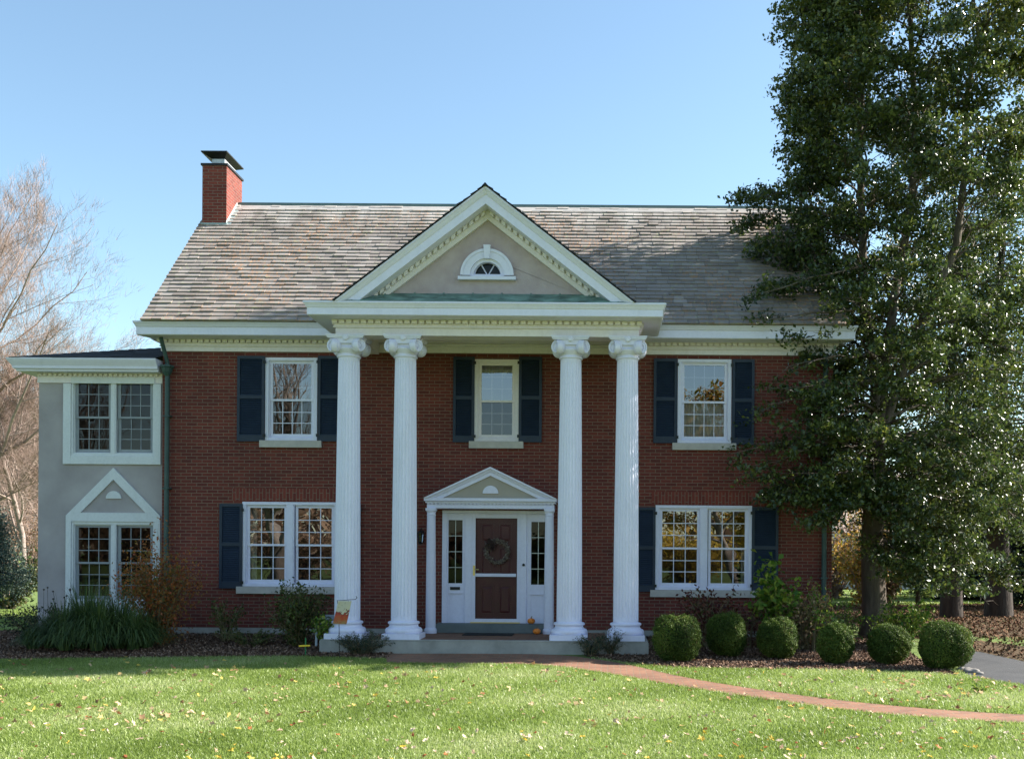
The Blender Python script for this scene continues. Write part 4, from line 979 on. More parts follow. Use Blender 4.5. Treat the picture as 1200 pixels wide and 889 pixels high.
def stems_shrub(name, px, py_base, h, rad, nst, nl, lsize, lm, label, cat='shrub', group=None, seed=1, y_off=0, sm=None, lo=.15, spread=.5, up=.3, xy=None, clump=.05, aspect=.55):
    x_, y_ = xy if xy else ground_at(px, py_base); y_ += y_off; g_ = float(gz(x_, y_)); rg = np.random.default_rng(seed)
    root = empty(name, (x_, y_, g_), label, cat, group); st = MB(); A = []
    for k in range(nst):
        a = rg.uniform(0, 2*np.pi); r = rad*rg.uniform(.15, 1)**.7; hh = h*rg.uniform(.6, 1.02)*(1-.35*(r/rad)**2)
        b = np.array([x_+.12*rad*math.cos(a), y_+.12*rad*math.sin(a), g_-.02]); tip = np.array([x_+r*math.cos(a), y_+r*math.sin(a)*.8, g_+hh])
        mid = (b+tip)/2+np.array([-(tip-b)[0]*spread*.3, -(tip-b)[1]*spread*.3, hh*.08])+rg.normal(0, .02, 3)
        pts = [b, (b+mid)/2+rg.normal(0, .01, 3), mid, (mid+tip)/2+rg.normal(0, .015, 3), tip]
        st.tube(pts, [.011*h+.003, .008*h+.003, .006*h+.002, .004*h+.002, .002], 4)
        for q in range(4):
            t0 = rg.uniform(.35, .95); i0 = int(t0*4); p0 = np.array(pts[i0])*(1-(t0*4-i0))+np.array(pts[min(4, i0+1)])*(t0*4-i0)
            dd = unit(rg.normal(size=3)+np.array([math.cos(a), math.sin(a), .8])); p1 = p0+dd*h*rg.uniform(.1, .26); st.tube([p0, (p0+p1)/2+rg.normal(0, .01, 3), p1], [.004, .003, .0015], 3)
            A += [p1, (p0+p1)/2]
        for t in np.linspace(lo, 1, 10):
            i0 = min(3, int(t*4)); u = t*4-i0; A.append(np.array(pts[i0])*(1-u)+np.array(pts[i0+1])*u)
    A = np.array(A); P = A[rg.integers(0, len(A), nl)]+rg.normal(0, clump, (nl, 3))*h; P = P[(P[:, 2] > g_+.02)]; P = P[~in_house(P)]
    leaves('foliage', P, lsize, lm, rg, root, up=up, aspect=aspect); st.build('stem', sm or M['stem'], root, auto=False)
    return root
stems_shrub('deciduous_shrub', 178, 758, 2.0, .60, 40, 6200, .062, M['orange_leaf'], 'upright shrub with orange and green autumn leaves before the downspout', seed=21, y_off=.3, clump=.07, lo=.05)
stems_shrub('deciduous_shrub', 258, 755, .95, .42, 18, 650, .06, M['shrub_leaf'], 'sparse low shrub with pale broken twigs between downspout and window', seed=22, y_off=.3, lo=.05)
stems_shrub('deciduous_shrub', 340, 760, 1.28, .72, 44, 3200, .065, M['shrub_leaf'], 'bushy dark green shrub below the lower left window', seed=23, y_off=.35, lo=.05, clump=.06)
stems_shrub('deciduous_shrub', 377, 764, .75, .34, 16, 700, .075, M['lime_leaf'], 'low light green leaves beside the yellow garden stake', seed=24, y_off=.3, lo=.05)
stems_shrub('deciduous_shrub', 285, 762, .35, .9, 30, 900, .05, M['shrub_leaf'], 'thin low ground plants along the foundation', 'plants', seed=25, y_off=.5, lo=.05)
stems_shrub('herb_clump', 418, 768, .42, .62, 70, 3200, .045, M['herb'], 'low dark green herb clump before the two left column bases', 'plant', seed=26, y_off=.15, lo=.02, aspect=.3)
stems_shrub('herb_clump', 692, 770, .42, .34, 46, 1500, .045, M['herb'], 'grey green herb clump before the third column', 'plant', seed=27, y_off=.15, lo=.02, aspect=.3)
stems_shrub('herb_clump', 716, 768, .50, .28, 30, 900, .045, M['herb'], 'small lavender tinged clump at the last column base', 'plant', seed=28, y_off=.1, lo=.02, aspect=.3)
stems_shrub('deciduous_shrub', 828, 752, 1.35, .62, 22, 900, .085, M['dark_red_leaf'], 'dark red leaved shrub under the lower right window', seed=29, y_off=-.5, clump=.05)
stems_shrub('deciduous_shrub', 872, 752, .95, .42, 18, 380, .075, M['dark_red_leaf'], 'thin reddish twiggy shrub between the second and third boxwoods', seed=33, y_off=-.5, clump=.05)
stems_shrub('deciduous_shrub', 906, 754, 1.70, .50, 20, 900, .12, M['lime_leaf'], 'tall shrub with large lime green leaves overlapping the right shutter', seed=30, y_off=-.5, lo=.45, clump=.05, aspect=.8)
stems_shrub('hydrangea', 938, 757, 1.25, .62, 40, 1500, .075, M['tan_leaf'], 'browning hydrangea with tan stems near the brick corner', seed=31, y_off=-.3, lo=.05, clump=.05)
stems_shrub('hydrangea', 946, 757, 1.35, .5, 14, 420, .075, M['lime_leaf'], 'yellow green leafy stems rising through the brown hydrangea', seed=34, y_off=-.5, lo=.4, clump=.05)
stems_shrub('deciduous_shrub', 1062, 757, 1.05, .62, 34, 1700, .08, M['lime_leaf'], 'yellow green shrub behind the two right boxwoods', seed=32, y_off=.2, lo=.1, clump=.05)
stems_shrub('deciduous_shrub', 992, 757, .95, .4, 20, 700, .06, M['lime_leaf'], 'low yellow green shrub beside the big trunk', seed=35, y_off=.2, lo=.1)
x_, y_ = ground_at(1141, 803); stems_shrub('deciduous_shrub', 1148, 812, .13, .14, 8, 40, .06, M['lime_leaf'], 'tiny bright green weed at the driveway edge', 'plant', seed=36, lo=.3)

# strap leaved mound
def strap_mound(px, py, h, rad, n, label, seed, name='ornamental_grass'):
    x_, y_ = ground_at(px, py); y_ += .55; g_ = float(gz(x_, y_)); rg = np.random.default_rng(seed); V_ = []; F_ = []; T_ = []
    root = empty(name, (x_, y_, g_), label, 'shrub')
    cl = [(-.95, .1, .55), (-.62, -.15, .8), (-.25, .1, 1.1), (.12, -.2, .98), (.45, .12, .95), (.80, -.1, .72), (.2, -.55, .6), (-.45, -.5, .55), (.95, .3, .6), (-1.25, -.1, .4)]
    for k in range(n):
        cxx, cyy, ch_ = cl[int(rg.integers(0, len(cl)))]; a2 = rg.uniform(0, 2*np.pi); r0 = .10*math.sqrt(rg.random())
        bx_, by_ = x_+cxx*rad*.85+r0*math.cos(a2), y_+cyy*.6+r0*math.sin(a2)
        L = h*ch_*rg.uniform(.65, 1.15); d = np.array([math.cos(a2), math.sin(a2)*.8]); lean = rg.uniform(.1, 1.0)**.8
        sd = np.array([-math.sin(a2), math.cos(a2), 0])*rg.uniform(.007, .014); nseg = 6; b0 = len(V_)
        for j in range(nseg+1):
            t = j/nseg; hor = lean*L*.62*t**1.3; ver = L*(1.0*t-.05*t*t-lean*.85*t**2.6)
            c = np.array([bx_+d[0]*hor, by_+d[1]*hor, g_+max(.02, ver)]); wd = (1-t*.85)
            V_ += [c-sd*wd, c+sd*wd]
        t_ = rg.random()
        for j in range(nseg): F_.append((b0+2*j, b0+2*j+1, b0+2*j+3, b0+2*j+2)); T_.append(t_)
    np_mesh('blades', np.array(V_), np.array(F_), M['ornamental'], root, tint=np.array(T_))
    st = MB()
    for k in range(9):
        p0 = Vector((x_-rad*rg.uniform(.3, 1.1), y_+.2, g_+.3)); p1 = p0+Vector((rg.normal(0, .1), 0, h*rg.uniform(.42, .62))); st.tube([p0, (p0+p1)/2+Vector((.02, 0, 0)), p1], [.005, .004, .003], 4); st.lathe([(0,-.02),(.025,0),(0,.02)], p1, 6)
    st.build('seed_head', M['bark_dark'], root, auto=False)
strap_mound(95, 767, 1.42, 1.05, 7500, 'broad mound of arching dark green strap leaves before the stucco wing', 41)

stems_shrub('evergreen_shrub', 15, 766, .9, .9, 40, 3000, .05, M['dark_green'], 'low dark shrub at the left edge in front of the spruce', seed=51, y_off=1.0, lo=.05)
stems_shrub('evergreen_shrub', 30, 750, 1.3, .9, 40, 3000, .05, M['shrub_leaf'], 'dark green brown shrub between the spruce and the wing corner', seed=52, y_off=4.0, lo=.05)
# ---- grown trees
def grow(rg, p, d, L, r, lev, spec, out, tips, bend=.18, upb=.0):
    nseg = (7, 6, 5, 4, 3)[min(lev, 4)]; pts = [p]; dd = d
    for k in range(nseg):
        dd = unit(dd+rg.normal(0, bend, 3)+np.array([0, 0, upb])); pts.append(pts[-1]+dd*L/nseg)
    rad = [r*(1-.75*k/nseg) for k in range(nseg+1)]
    out.append((pts, rad, (9, 6, 4, 3, 3)[min(lev, 4)]))
    if lev >= len(spec): tips += pts[1:]; return
    nb, lf, ang, st = spec[lev]
    for k in range(nb):
        t = st+(1-st)*(k+rg.random())/nb; i0 = min(nseg-1, int(t*nseg)); u = t*nseg-i0; q = pts[i0]*(1-u)+pts[i0+1]*u
        ax = unit(pts[i0+1]-pts[i0]); s = unit(np.cross(ax, rg.normal(size=3))); an = R(ang)*rg.uniform(.7, 1.3)
        nd = ax*math.cos(an)+s*math.sin(an)
        grow(rg, q, nd, L*lf*rg.uniform(.7, 1.2)*(1.15-.55*t), r*(1-.75*t)*(.62 if r > .5 or len(spec) < 4 else .48), lev+1, spec, out, tips, bend, upb)
def tube_mesh(name, out, m, parent, origin=(0,0,0)):
    Vs = []; Fs = []; base = 0
    for pts, rad, n in out:
        P = np.array(pts); k = len(P); D = np.gradient(P, axis=0); D = unit(D); upx = np.where(np.abs(D[:, 2:3]) < .9, np.array([[0, 0, 1.]]), np.array([[1., 0, 0]]))
        A = unit(np.cross(D, upx)); B = np.cross(D, A); th = np.arange(n)*2*np.pi/n; rr = np.array(rad)[:, None, None]
        V_ = P[:, None, :]+rr*(A[:, None, :]*np.cos(th)[None, :, None]+B[:, None, :]*np.sin(th)[None, :, None]); Vs.append(V_.reshape(-1, 3))
        i_ = np.arange(k-1)[:, None]*n; j = np.arange(n)[None, :]; j2 = (j+1) % n
        Fs.append((np.stack([i_+j, i_+j2, i_+n+j2, i_+n+j], -1).reshape(-1, 4))+base); base += k*n
    return np_mesh(name, np.concatenate(Vs), np.concatenate(Fs), m, parent, origin, smooth=True)

# ---- the big evergreen beside the house
def big_tree():
    tx, tyy = 7.82, .8; g_ = 0.; rg = np.random.default_rng(77)
    root = empty('evergreen_tree', (tx, tyy, g_), 'tall broad evergreen with glossy dark leaves overhanging the right end of the house', 'tree')
    out = []; anchors = []
    tr = [np.array([tx, tyy, -.1]), np.array([tx+.02, tyy, .5]), np.array([tx-.05, tyy, 2.0]), np.array([tx+.05, tyy, 4.2])]
    out.append((tr, [.34, .26, .225, .19], 14))
    leaders = [(np.array([-.35, .1, 0]), 16.2), (np.array([.7, -.1, 0]), 17.5), (np.array([1.9, .3, 0]), 15.5)]
    lpts = []
    for off, top in leaders:
        pts = [tr[-1]+np.array([0, 0, -.3])]
        for k in range(1, 9):
            t = k/8; pts.append(np.array([tx+.05+off[0]*min(1, t*2.2), tyy+off[1]*t, 3.9+(top-3.9)*t])+rg.normal(0, .06, 3))
        out.append((pts, list(np.linspace(.12, .02, 9)), 8)); lpts.append(np.array(pts))
    zk = np.array([1.2, 2.4, 3.0, 3.7, 4.9, 5.9, 6.9, 8.0, 8.8, 9.4, 10.0, 10.6, 11.1, 11.8, 12.6, 13.3, 14.0, 15., 16, 17.5])
    rl = np.array([1.2, 2.1, 2.8, 3.2, 2.95, 2.7, 2.6, 3.0, 3.1, 2.5, 2.1, 2.4, 3.05, 2.5, 1.8, 2.0, 2.7, 1.9, 1.1, .4])
    def env(z, az):
        c, s = math.cos(az), math.sin(az); L = np.interp(z, zk, rl)*.90; Rr = np.interp(z, [1, 2, 4, 9, 14, 16, 17.6], [4.4, 4.6, 4.5, 4.4, 4.1, 3.2, .9])
        Fr = np.interp(z, [1, 2.5, 6, 11, 16, 17.6], [1.5, 2.2, 2.25, 2.15, 1.5, .4])
        ax = Rr if c > 0 else L
        return 1/math.sqrt((c/ax)**2+(s/Fr)**2)
    nb = 275
    jobs = []
    for px_, py_, yy in ((868,548,-1.0),(864,530,-.9),(888,484,-.9),(905,455,-.8),(880,560,-1.2),(905,578,-1.2),(935,592,-1.3),(915,500,-1.1),(930,530,-1.4),(920,430,-.9),(950,460,-1.3),(895,375,-.95),(925,400,-.95),(885,345,-.9),(960,560,-1.5),(950,610,-1.4),(980,600,-1.5),(900,520,-.8),(960,500,-1.6),(940,480,-1.1)):
        X__, Z__ = at(px_, py_, yy); tip = np.array([X__, yy, Z__]); zb_ = min(11, max(2.6, Z__+rg.uniform(-.2, 1.2)))
        jobs.append((np.array([tx, tyy-.1, zb_]), np.array([7.2, -.5, (zb_+Z__)/2+.15]), tip))
    for b, w_, tip in jobs:
        n = 9; tt_ = np.linspace(0, 1, n)[:, None]; P = (1-tt_)**2*b+2*tt_*(1-tt_)*(w_*1.5-(b+tip)*.25)+tt_**2*tip; P[1:-1] += rg.normal(0, .04, (n-2, 3))
        Lb = np.linalg.norm(tip-b); out.append((list(P), list(np.linspace(.045, .006, n)), 5))
        for q in range(15):
            t = .35+.65*(q+rg.random())/15; f = t*(n-1); i0 = min(n-2, int(f)); p0 = P[i0]+(P[i0+1]-P[i0])*(f-i0); ax = unit(P[i0+1]-P[i0]); sd = unit(np.cross(ax, np.array([0, 0, 1.])))
            dd = unit(ax*.8+sd*(1 if q % 2 else -1)*rg.uniform(.3, .9)+np.array([0, 0, rg.normal(0, .3)])); p1 = p0+dd*rg.uniform(.25, .6)
            out.append(([p0, (p0+p1)/2, p1], [.010, .007, .003], 3))
            for u in (.2, .5, .75, 1.0): anchors.append(p0+(p1-p0)*u+rg.normal(0, .04, 3))
    for k in range(nb):
        z = 1.6+15.7*((k+rg.random())/nb)**.95; az = k*2.399963+rg.normal(0, .25); Lr = env(z, az)*(rg.uniform(.55, .85) if rg.random() < .45 else rg.uniform(.85, 1.12))
        if math.cos(az) < -.2 and z < 2.6: continue
        li = lpts[0] if math.cos(az) < -.1 else (lpts[1] if math.cos(az) < .75 else lpts[2])
        if z < 4.2: b = np.array([tx, tyy, z])
        else:
            b = np.array([np.interp(z-.6, li[:, 2], li[:, 0]), np.interp(z-.6, li[:, 2], li[:, 1]), z-.5])
        droop = np.interp(z, [2, 5, 9, 17], [-.55, -.15, .25, .9])
        if math.cos(az) > .3 and z < 5: droop = -1.0
        tip = np.array([tx+math.cos(az)*Lr, tyy+math.sin(az)*Lr, z+droop*rg.uniform(.6, 1.3)])
        Lb = np.linalg.norm(tip-b); n = 7; pts = [b+(tip-b)*t+np.array([0, 0, .12*Lb*math.sin(math.pi*t)])+rg.normal(0, .035*Lb*math.sin(math.pi*t)+1e-4, 3) for t in np.linspace(0, 1, n)]
        out.append((pts, list(np.linspace(.008*Lb+.010, .005, n)), 5))
        P = np.array(pts)
        ns = int(4+Lb*4)
        for q in range(ns):
            t = .22+.78*(q+rg.random())/ns; f = t*(n-1); i0 = min(n-2, int(f)); p0 = P[i0]+(P[i0+1]-P[i0])*(f-i0); ax = unit(P[i0+1]-P[i0])
            sd = unit(np.cross(ax, np.array([0, 0, 1.]))); dd = unit(ax*.7+sd*(1 if q % 2 else -1)*rg.uniform(.5, 1.1)+np.array([0, 0, rg.normal(-.02, .25)]))
            l2 = (.35+.30*Lb*(1.05-t))*rg.uniform(.6, 1.2); p1 = p0+dd*l2
            out.append(([p0, (p0+p1)/2+rg.normal(0, .03, 3), p1], [.010, .007, .003], 3))
            for u in (.35, .6, .8, 1.0, 1.05): anchors.append(p0+(p1-p0)*u+rg.normal(0, .04, 3))
    A = np.array(anchors); W_ = A[:, 1]-.27*A[:, 0]; u_ = rg.random(len(A))
    gap = ((W_ > -2.8) & (W_ < -2.15) & (A[:, 2] > 3.2) & (A[:, 2] < 9.6) & (u_ < .86)) | ((W_ > -1.62) & (W_ < -1.15) & (A[:, 2] > 7.4) & (A[:, 2] < 9.4) & (u_ < .9))
    A = A[~gap]; per = 19; P = np.repeat(A, per, 0)+rg.normal(0, 1, (len(A)*per, 3))*np.array([.10, .10, .065])
    ct = np.repeat(rg.normal(0, .16, len(A)), per)
    hgt = P[:, 2]; yel = np.clip((P[:, 2]-9)/10, 0, .4)*np.clip((P[:, 0]-8)/3, .3, 1)
    T = np.clip(rg.random(len(P))*.55+.17+ct+yel*1.3, 0, 1)
    k = ~in_house(P) & (P[:, 2] > .9); P, T = P[k], T[k]
    print('holly leaves', len(P), 'anchors', len(A))
    leaves('crown', P, .098, M['holly'], rg, root, aspect=.55, up=.25, tint=T)
    oo = []
    for pts, rad, n in out:
        if in_house(np.array(pts)).any():
            q = np.array(pts); ok = ~in_house(q)
            if ok[0]:
                m_ = int(np.argmin(ok)); pts, rad = pts[:m_], rad[:m_]
            if len(pts) < 2 or not ok[0]: continue
        oo.append((pts, rad, n))
    tube_mesh('trunk', oo, M['bark'], root)
big_tree()

def evergreen(x_, y_, h, tr_r, crown_lo, rmax, nb, per, lm, label, seed, bark='bark_dark', lsz=.09, group=None, name='evergreen_tree', pw=.6, cat='tree', droop=-.1):
    g_ = float(gz(x_, y_)); rg = np.random.default_rng(seed); root = empty(name, (x_, y_, g_), label, cat, group); out = []; A = []
    n = 9; pts = [np.array([x_, y_, g_-.1])]+[np.array([x_, y_, g_+h*k/n])+rg.normal(0, .05, 3)*(k > 1) for k in range(1, n+1)]
    out.append((pts, [tr_r*1.25]+list(np.linspace(tr_r, .03, n)), 12))
    for k in range(nb):
        t = (k+rg.random())/nb; z = crown_lo+(h-crown_lo)*t; az = k*2.39996+rg.normal(0, .2); L = rmax*(1-t)**pw*rg.uniform(.7, 1.05)*min(1, .55+t*4)+.15
        b = np.array([x_, y_, g_+z]); tip = b+np.array([math.cos(az)*L, math.sin(az)*L, droop*L+rg.normal(0, .15)])
        out.append(([b, (b+tip)/2+np.array([0, 0, .05*L]), tip], [.012*L+.01, .01, .004], 4))
        m_ = int(3+L*5); tt = rg.uniform(.2, 1.05, m_); A.append(b+(tip-b)*tt[:, None]+rg.normal(0, .16, (m_, 3))*(.4+L*.25))
    A = np.concatenate(A); P = np.repeat(A, per, 0)+rg.normal(0, .13, (len(A)*per, 3)); T = np.clip(rg.random(len(P))*.6+.1+np.repeat(rg.normal(0, .18, len(A)), per), 0, 1)
    k = ~in_house(P); leaves('crown', P[k], lsz, lm, rg, root, up=.25, tint=T[k]); tube_mesh('trunk', out, M[bark], root)
    return root
x1_ = at(1115, 700, 8)[0]; x2_ = at(1169, 700, 8.3)[0]
evergreen(x1_, 8.0, 12.0, .27, 2.6, 3.0, 150, 18, M['holly'], 'dark trunked evergreen standing behind the driveway, left of the pair', 91, droop=-.3)
evergreen(x2_+.1, 8.5, 12.5, .33, 2.6, 3.4, 170, 18, M['holly'], 'thicker dark trunked evergreen at the right edge behind the driveway', 92)
evergreen(at(1142, 650, 20)[0], 20, 7, .2, .2, 2.6, 170, 30, M['dark_green'], 'dense dark conifer seen between the two trunks behind the driveway', 93, lsz=.16, name='conifer')
evergreen(at(1076, 640, 16)[0], 16, 3.6, .08, .8, 1.3, 70, 20, M['holly'], 'small broadleaf evergreen between the big trunk and the driveway trees', 94, lsz=.10)
evergreen(at(1215, 640, 14)[0], 14, 6, .15, .3, 2.2, 130, 24, M['dark_green'], 'dark conifer at the right edge beside the white shed', 95, lsz=.12, name='conifer')
evergreen(at(12, 700, 6)[0], 5.0, 2.6, .07, .75, 1.15, 120, 34, M['spruce'], 'small blue green spruce at the left edge beside the wing', 96, lsz=.05, name='spruce', cat='tree', pw=.9, bark='bark_dark')

# autumn understory behind the big trunk
for k, (px, Y, h, rad, lm, lb) in enumerate([(1016, 14, 3.3, 1.2, M['yellow_leaf'], 'yellow and olive leaved small tree just right of the brick corner'),
        (975, 20, 3.3, 1.8, M['rust_leaf'], 'rust brown shrub behind the brick corner'),
        (1040, 24, 5.5, 2.3, M['yellow_leaf'], 'olive yellow tree behind the big trunk'), (1035, 16, 2.2, 1.3, M['rust_leaf'], 'low brown twiggy shrub behind the big trunk'),
        (1095, 38, 7, 3.2, M['rust_leaf'], 'distant rust coloured tree across the back lawn'), (1180, 40, 8, 4, M['yellow_leaf'], 'distant olive tree behind the white shed'),
        (1250, 26, 8, 3, M['yellow_leaf'], 'yellowing tree beyond the right edge conifer')]):
    stems_shrub('autumn_shrub', 0, 0, h, rad, 34, 4200, .13, lm, lb, seed=60+k, xy=(at(px, 650, Y)[0], Y), clump=.055, lo=.1, sm=M['bark_bare'])

# ---- bare trees to the left
def bare_tree(x_, y_, h, r, label, seed, group='bare trees in the woods left of the house', mirror=False, spec=None):
    rg = np.random.default_rng(seed); g_ = 0. if y_ > 0 else -.35; root = empty('bare_tree', (x_, y_, g_), label, 'tree', group); out = []; tips = []
    spec = spec or [(18, .50, 42, .2), (10, .5, 42, .12), (9, .52, 40, .1), (8, .55, 38, .1)]
    grow(rg, np.array([x_, y_, g_-.2]), np.array([0, 0, 1.]), h*.62, r, 0, spec, out, tips, .14, .07)
    # let finer orders bend more
    tr_, cr = [], []
    for o in out: (tr_ if o[2] >= 6 else cr).append(o)
    m = M['bark_mirror'] if mirror else M['bark_bare']
    tube_mesh('trunk', tr_, m, root)
    if cr: tube_mesh('crown', cr, m, root)
    if not mirror:
        A = np.array(tips); n = 26000; A = A[rg.integers(0, len(A), n)]; c0 = np.array([x_, y_, g_+h*.3])
        d = unit(unit(A-c0)*.9+rg.normal(0, .55, (n, 3))+np.array([0, 0, .35])); L = rg.uniform(.25, .75, n)[:, None]
        mid = A+d*L*.5+rg.normal(0, .03, (n, 3)); tip = mid+unit(d+rg.normal(0, .25, (n, 3)))*L*.5; sd = unit(np.cross(d, rg.normal(size=(n, 3))))*.0045
        V_ = np.stack([A-sd, A+sd, mid-sd*.7, mid+sd*.7, tip], 1).reshape(-1, 3); i_ = np.arange(n)*5
        F_ = np.stack([np.stack([i_, i_+1, i_+3], 1), np.stack([i_, i_+3, i_+2], 1), np.stack([i_+2, i_+3, i_+4], 1)], 1).reshape(-1, 3)
        np_mesh('twigs', V_, F_, M['twig'], root)
    return root
def copy_tree(o, loc, rz, s, label):
    c = o.copy(); COL.objects.link(c); c.location = loc; c.rotation_euler = (0, 0, rz); c.scale = (s, s, s); c['label'] = label
    for ch in o.children:
        d = ch.copy(); COL.objects.link(d); d.parent = c
    return c
def px_xy(px, Y): return at(px, 650, Y)[0], Y
x_, y_ = px_xy(-5, 30); b1 = bare_tree(x_, y_, 27, .26, 'tall bare tree at the left edge reaching highest against the sky', 101)
x_, y_ = px_xy(70, 36); b2 = bare_tree(x_, y_, 18, .2, 'bare tree whose twigs spread above the wing roof', 102)
x_, y_ = px_xy(26, 30); b3 = bare_tree(x_, y_, 15, .16, 'leaning bare tree beside the stucco corner', 103)
spots = [(-60, 40, 1.1, b1, 'bare tree at the far left behind the tallest one'), (12, 48, 1.0, b2, 'thin bare tree between the left edge trees'), (40, 54, 1.15, b3, 'pale bare tree deep in the woods, nearest the wing'),
         (-30, 52, 1.0, b3, 'bare tree low on the left edge behind the spruce'), (95, 52, .9, b2, 'bare tree rising just above the wing roof eave'), (20, 66, 1.3, b3, 'faint bare tree farthest back in the left woods'),
         (-5, 60, 1.2, b2, 'bare tree far back at the left edge'), (58, 62, 1.1, b3, 'distant bare tree close to the wing corner')]
for k, (px, Y, s, src, lb) in enumerate(spots):
    x_, y_ = px_xy(px, Y); copy_tree(src, (x_, y_, 0), k*1.7+.6, s, lb)
# brush under the trees
for k, (px, Y, h, rad, lm, lb) in enumerate([(-20, 30, 3.4, 2.4, M['rust_leaf'], 'tan brush behind the spruce'), (30, 34, 4.2, 2.4, M['rust_leaf'], 'tan leafy brush beside the stucco corner'),
        (20, 44, 6.5, 3.6, M['rust_leaf'], 'taller tan thicket at the back left'), (8, 9, 1.6, 1.4, M['shrub_leaf'], 'dark low brush filling the gap below the spruce'), (50, 40, 3.5, 2.4, M['shrub_leaf'], 'dark green brown brush against the wing corner'), (-50, 40, 6, 3.5, M['rust_leaf'], 'tan thicket cut by the left edge')]):
    stems_shrub('brush', 0, 0, h, rad, 60, 3000, .13, lm, lb, seed=120+k, xy=px_xy(px, Y), clump=.06, lo=.1, sm=M['bark_bare'])

# far woods all round the horizon
rg = np.random.default_rng(9); n = 60000
ang = rg.uniform(0, 2*np.pi, n); rad = rg.uniform(130, 190, n); hh = (6+3*np.sin(ang*9)+2*np.sin(ang*23+1)+1.5*np.sin(ang*51))*rg.random(n)**.6
P = np.stack([rad*np.cos(ang), rad*np.sin(ang), hh], 1)
o = leaves('far_woods', P, 1.6, M['rust_leaf'], rg, aspect=.7); tag(o, 'brown distant woods along the horizon', 'woods', kind='stuff')

# ---- across the street, seen mirrored in the windows
bare_tree(-19.5, -50, 22, .55, 'big forked bare tree across the street, mirrored in the upper left window', 131, 'trees mirrored in the windows', True, [(11, .62, 32, .30), (7, .5, 38, .15), (6, .5, 38, .1), (4, .5, 35, .1)])
bare_tree(-25, -58, 20, .4, 'slimmer bare tree mirrored beside the forked one', 132, 'trees mirrored in the windows', True, [(11, .6, 30, .25), (7, .5, 38, .15), (6, .5, 38, .1)])
def leafy(x_, y_, h, rad, lm, label, seed, n=9000, ls=.28):
    rg = np.random.default_rng(seed); root = empty('autumn_tree', (x_, y_, -.35), label, 'tree', 'trees mirrored in the windows'); out = []; tips = []
    grow(rg, np.array([x_, y_, -.5]), np.array([0, 0, 1.]), h*.62, .3, 0, [(12, .55, 45, .25), (7, .5, 42, .15), (5, .5, 40, .1)], out, tips, .12, .03)
    A = np.array(tips); P = A[rg.integers(0, len(A), n)]+rg.normal(0, .25, (n, 3)); leaves('crown', P, ls, lm, rg, root); tube_mesh('trunk', out, M['bark_mirror'], root)
bare_tree(-16.5, -40, 19, .42, 'nearer bare tree across the street, mirrored low in the upper left window', 136, 'trees mirrored in the windows', True, [(12, .62, 32, .25), (9, .5, 38, .15), (8, .5, 38, .1), (5, .5, 35, .1)])
bare_tree(-33, -50, 21, .45, 'bare tree across the street mirrored in the upper wing window', 137, 'trees mirrored in the windows', True, [(12, .62, 32, .25), (9, .5, 38, .15), (8, .5, 38, .1), (5, .5, 35, .1)])
leafy(10.5, -48, 16, 4, M['yellow_leaf'], 'olive and orange leaved tree mirrored in the upper right window', 133)
leafy(14, -62, 11, 4, M['gold_leaf'], 'golden tree mirrored in the lower right window', 134, 12000)
leafy(-14, -66, 8, 4, M['rust_leaf'], 'rust coloured tree mirrored in the lower left window', 135)
for k, (x_, y_, h, rad, lm, lb) in enumerate([(8, -56, 4.2, 4.5, M['gold_leaf'], 'golden hedge mirrored in the lower right window'), (-20, -56, 4.5, 4, M['rust_leaf'], 'rust brown hedge mirrored in the lower left window'),
        (-4, -60, 3.5, 4, M['shrub_leaf'], 'dark green hedge mirrored in the door sidelights'), (-32, -58, 4.5, 4, M['rust_leaf'], 'brown hedge mirrored in the wing windows')]):
    stems_shrub('hedge', 0, 0, h, rad, 60, 7000, .26, lm, lb, seed=140+k, xy=(x_, y_), clump=.09, lo=.05, sm=M['bark_bare'])

# ---- neighbours
def neighbour(name, x0, x1, y0, y1, h, rh, wallc, roofc, label, cat):
    root = empty(name, ((x0+x1)/2, y0, 0), label, cat); mb = MB(); ym = (y0+y1)/2
    mb.box(x0, x1, y0, y1, -.2, h); mb.add([(x0,y0,h),(x0,y1,h),(x0,ym,h+rh)], [(0,1,2)]); mb.add([(x1,y0,h),(x1,y1,h),(x1,ym,h+rh)], [(0,1,2)])
    for k in range(int(h/.2)): mb.box(x0-.012, x1+.012, y0-.014, y0-.002, k*.2+.02, k*.2+.19)
    mb.build('wall', wallc, root)
    r = MB(); n = 14
    for k in range(n):
        for s_ in (0, 1):
            t0, t1 = k/n, (k+1)/n; f = (lambda t: (y0-.4+(ym-y0+.4)*t)) if s_ == 0 else (lambda t: (y1+.4-(y1+.4-ym)*t))
            zf = lambda t: h-.15+(rh+.17)*t
            r.add([(x0-.3, f(t0), zf(t0)+.03), (x1+.3, f(t0), zf(t0)+.03), (x1+.3, f(t1), zf(t1)), (x0-.3, f(t1), zf(t1))], [(0,1,2,3)], random.Random(k).random())
    r.build('roof', roofc, root)
    w = MB(); w.box(x0+1, x0+1.9, y0-.03, y0-.015, .9, h-.4); w.build('window', M['glass_dull'], root)
neighbour('neighbour_house', at(985, 590, 34)[0], at(985, 590, 34)[0]+11, 34, 42, 3.0, 3.2, mat('pale_siding', (.6,.58,.55), (.7,.68,.64), 3, .7, .1), mat('tan_roof', (.34,.25,.21), (.44,.33,.28), 4, .9, .4), 'neighbouring house with tan roof glimpsed behind the big evergreen', 'house')
neighbour('garden_shed', at(1184, 690, 24)[0], at(1184, 690, 24)[0]+4, 24, 28, 1.9, 1.2, mat('white_siding', (.7,.7,.7), (.78,.78,.78), 3, .6, .1), M['shingle_dark'], 'white shed at the right edge behind the driveway trees', 'shed')

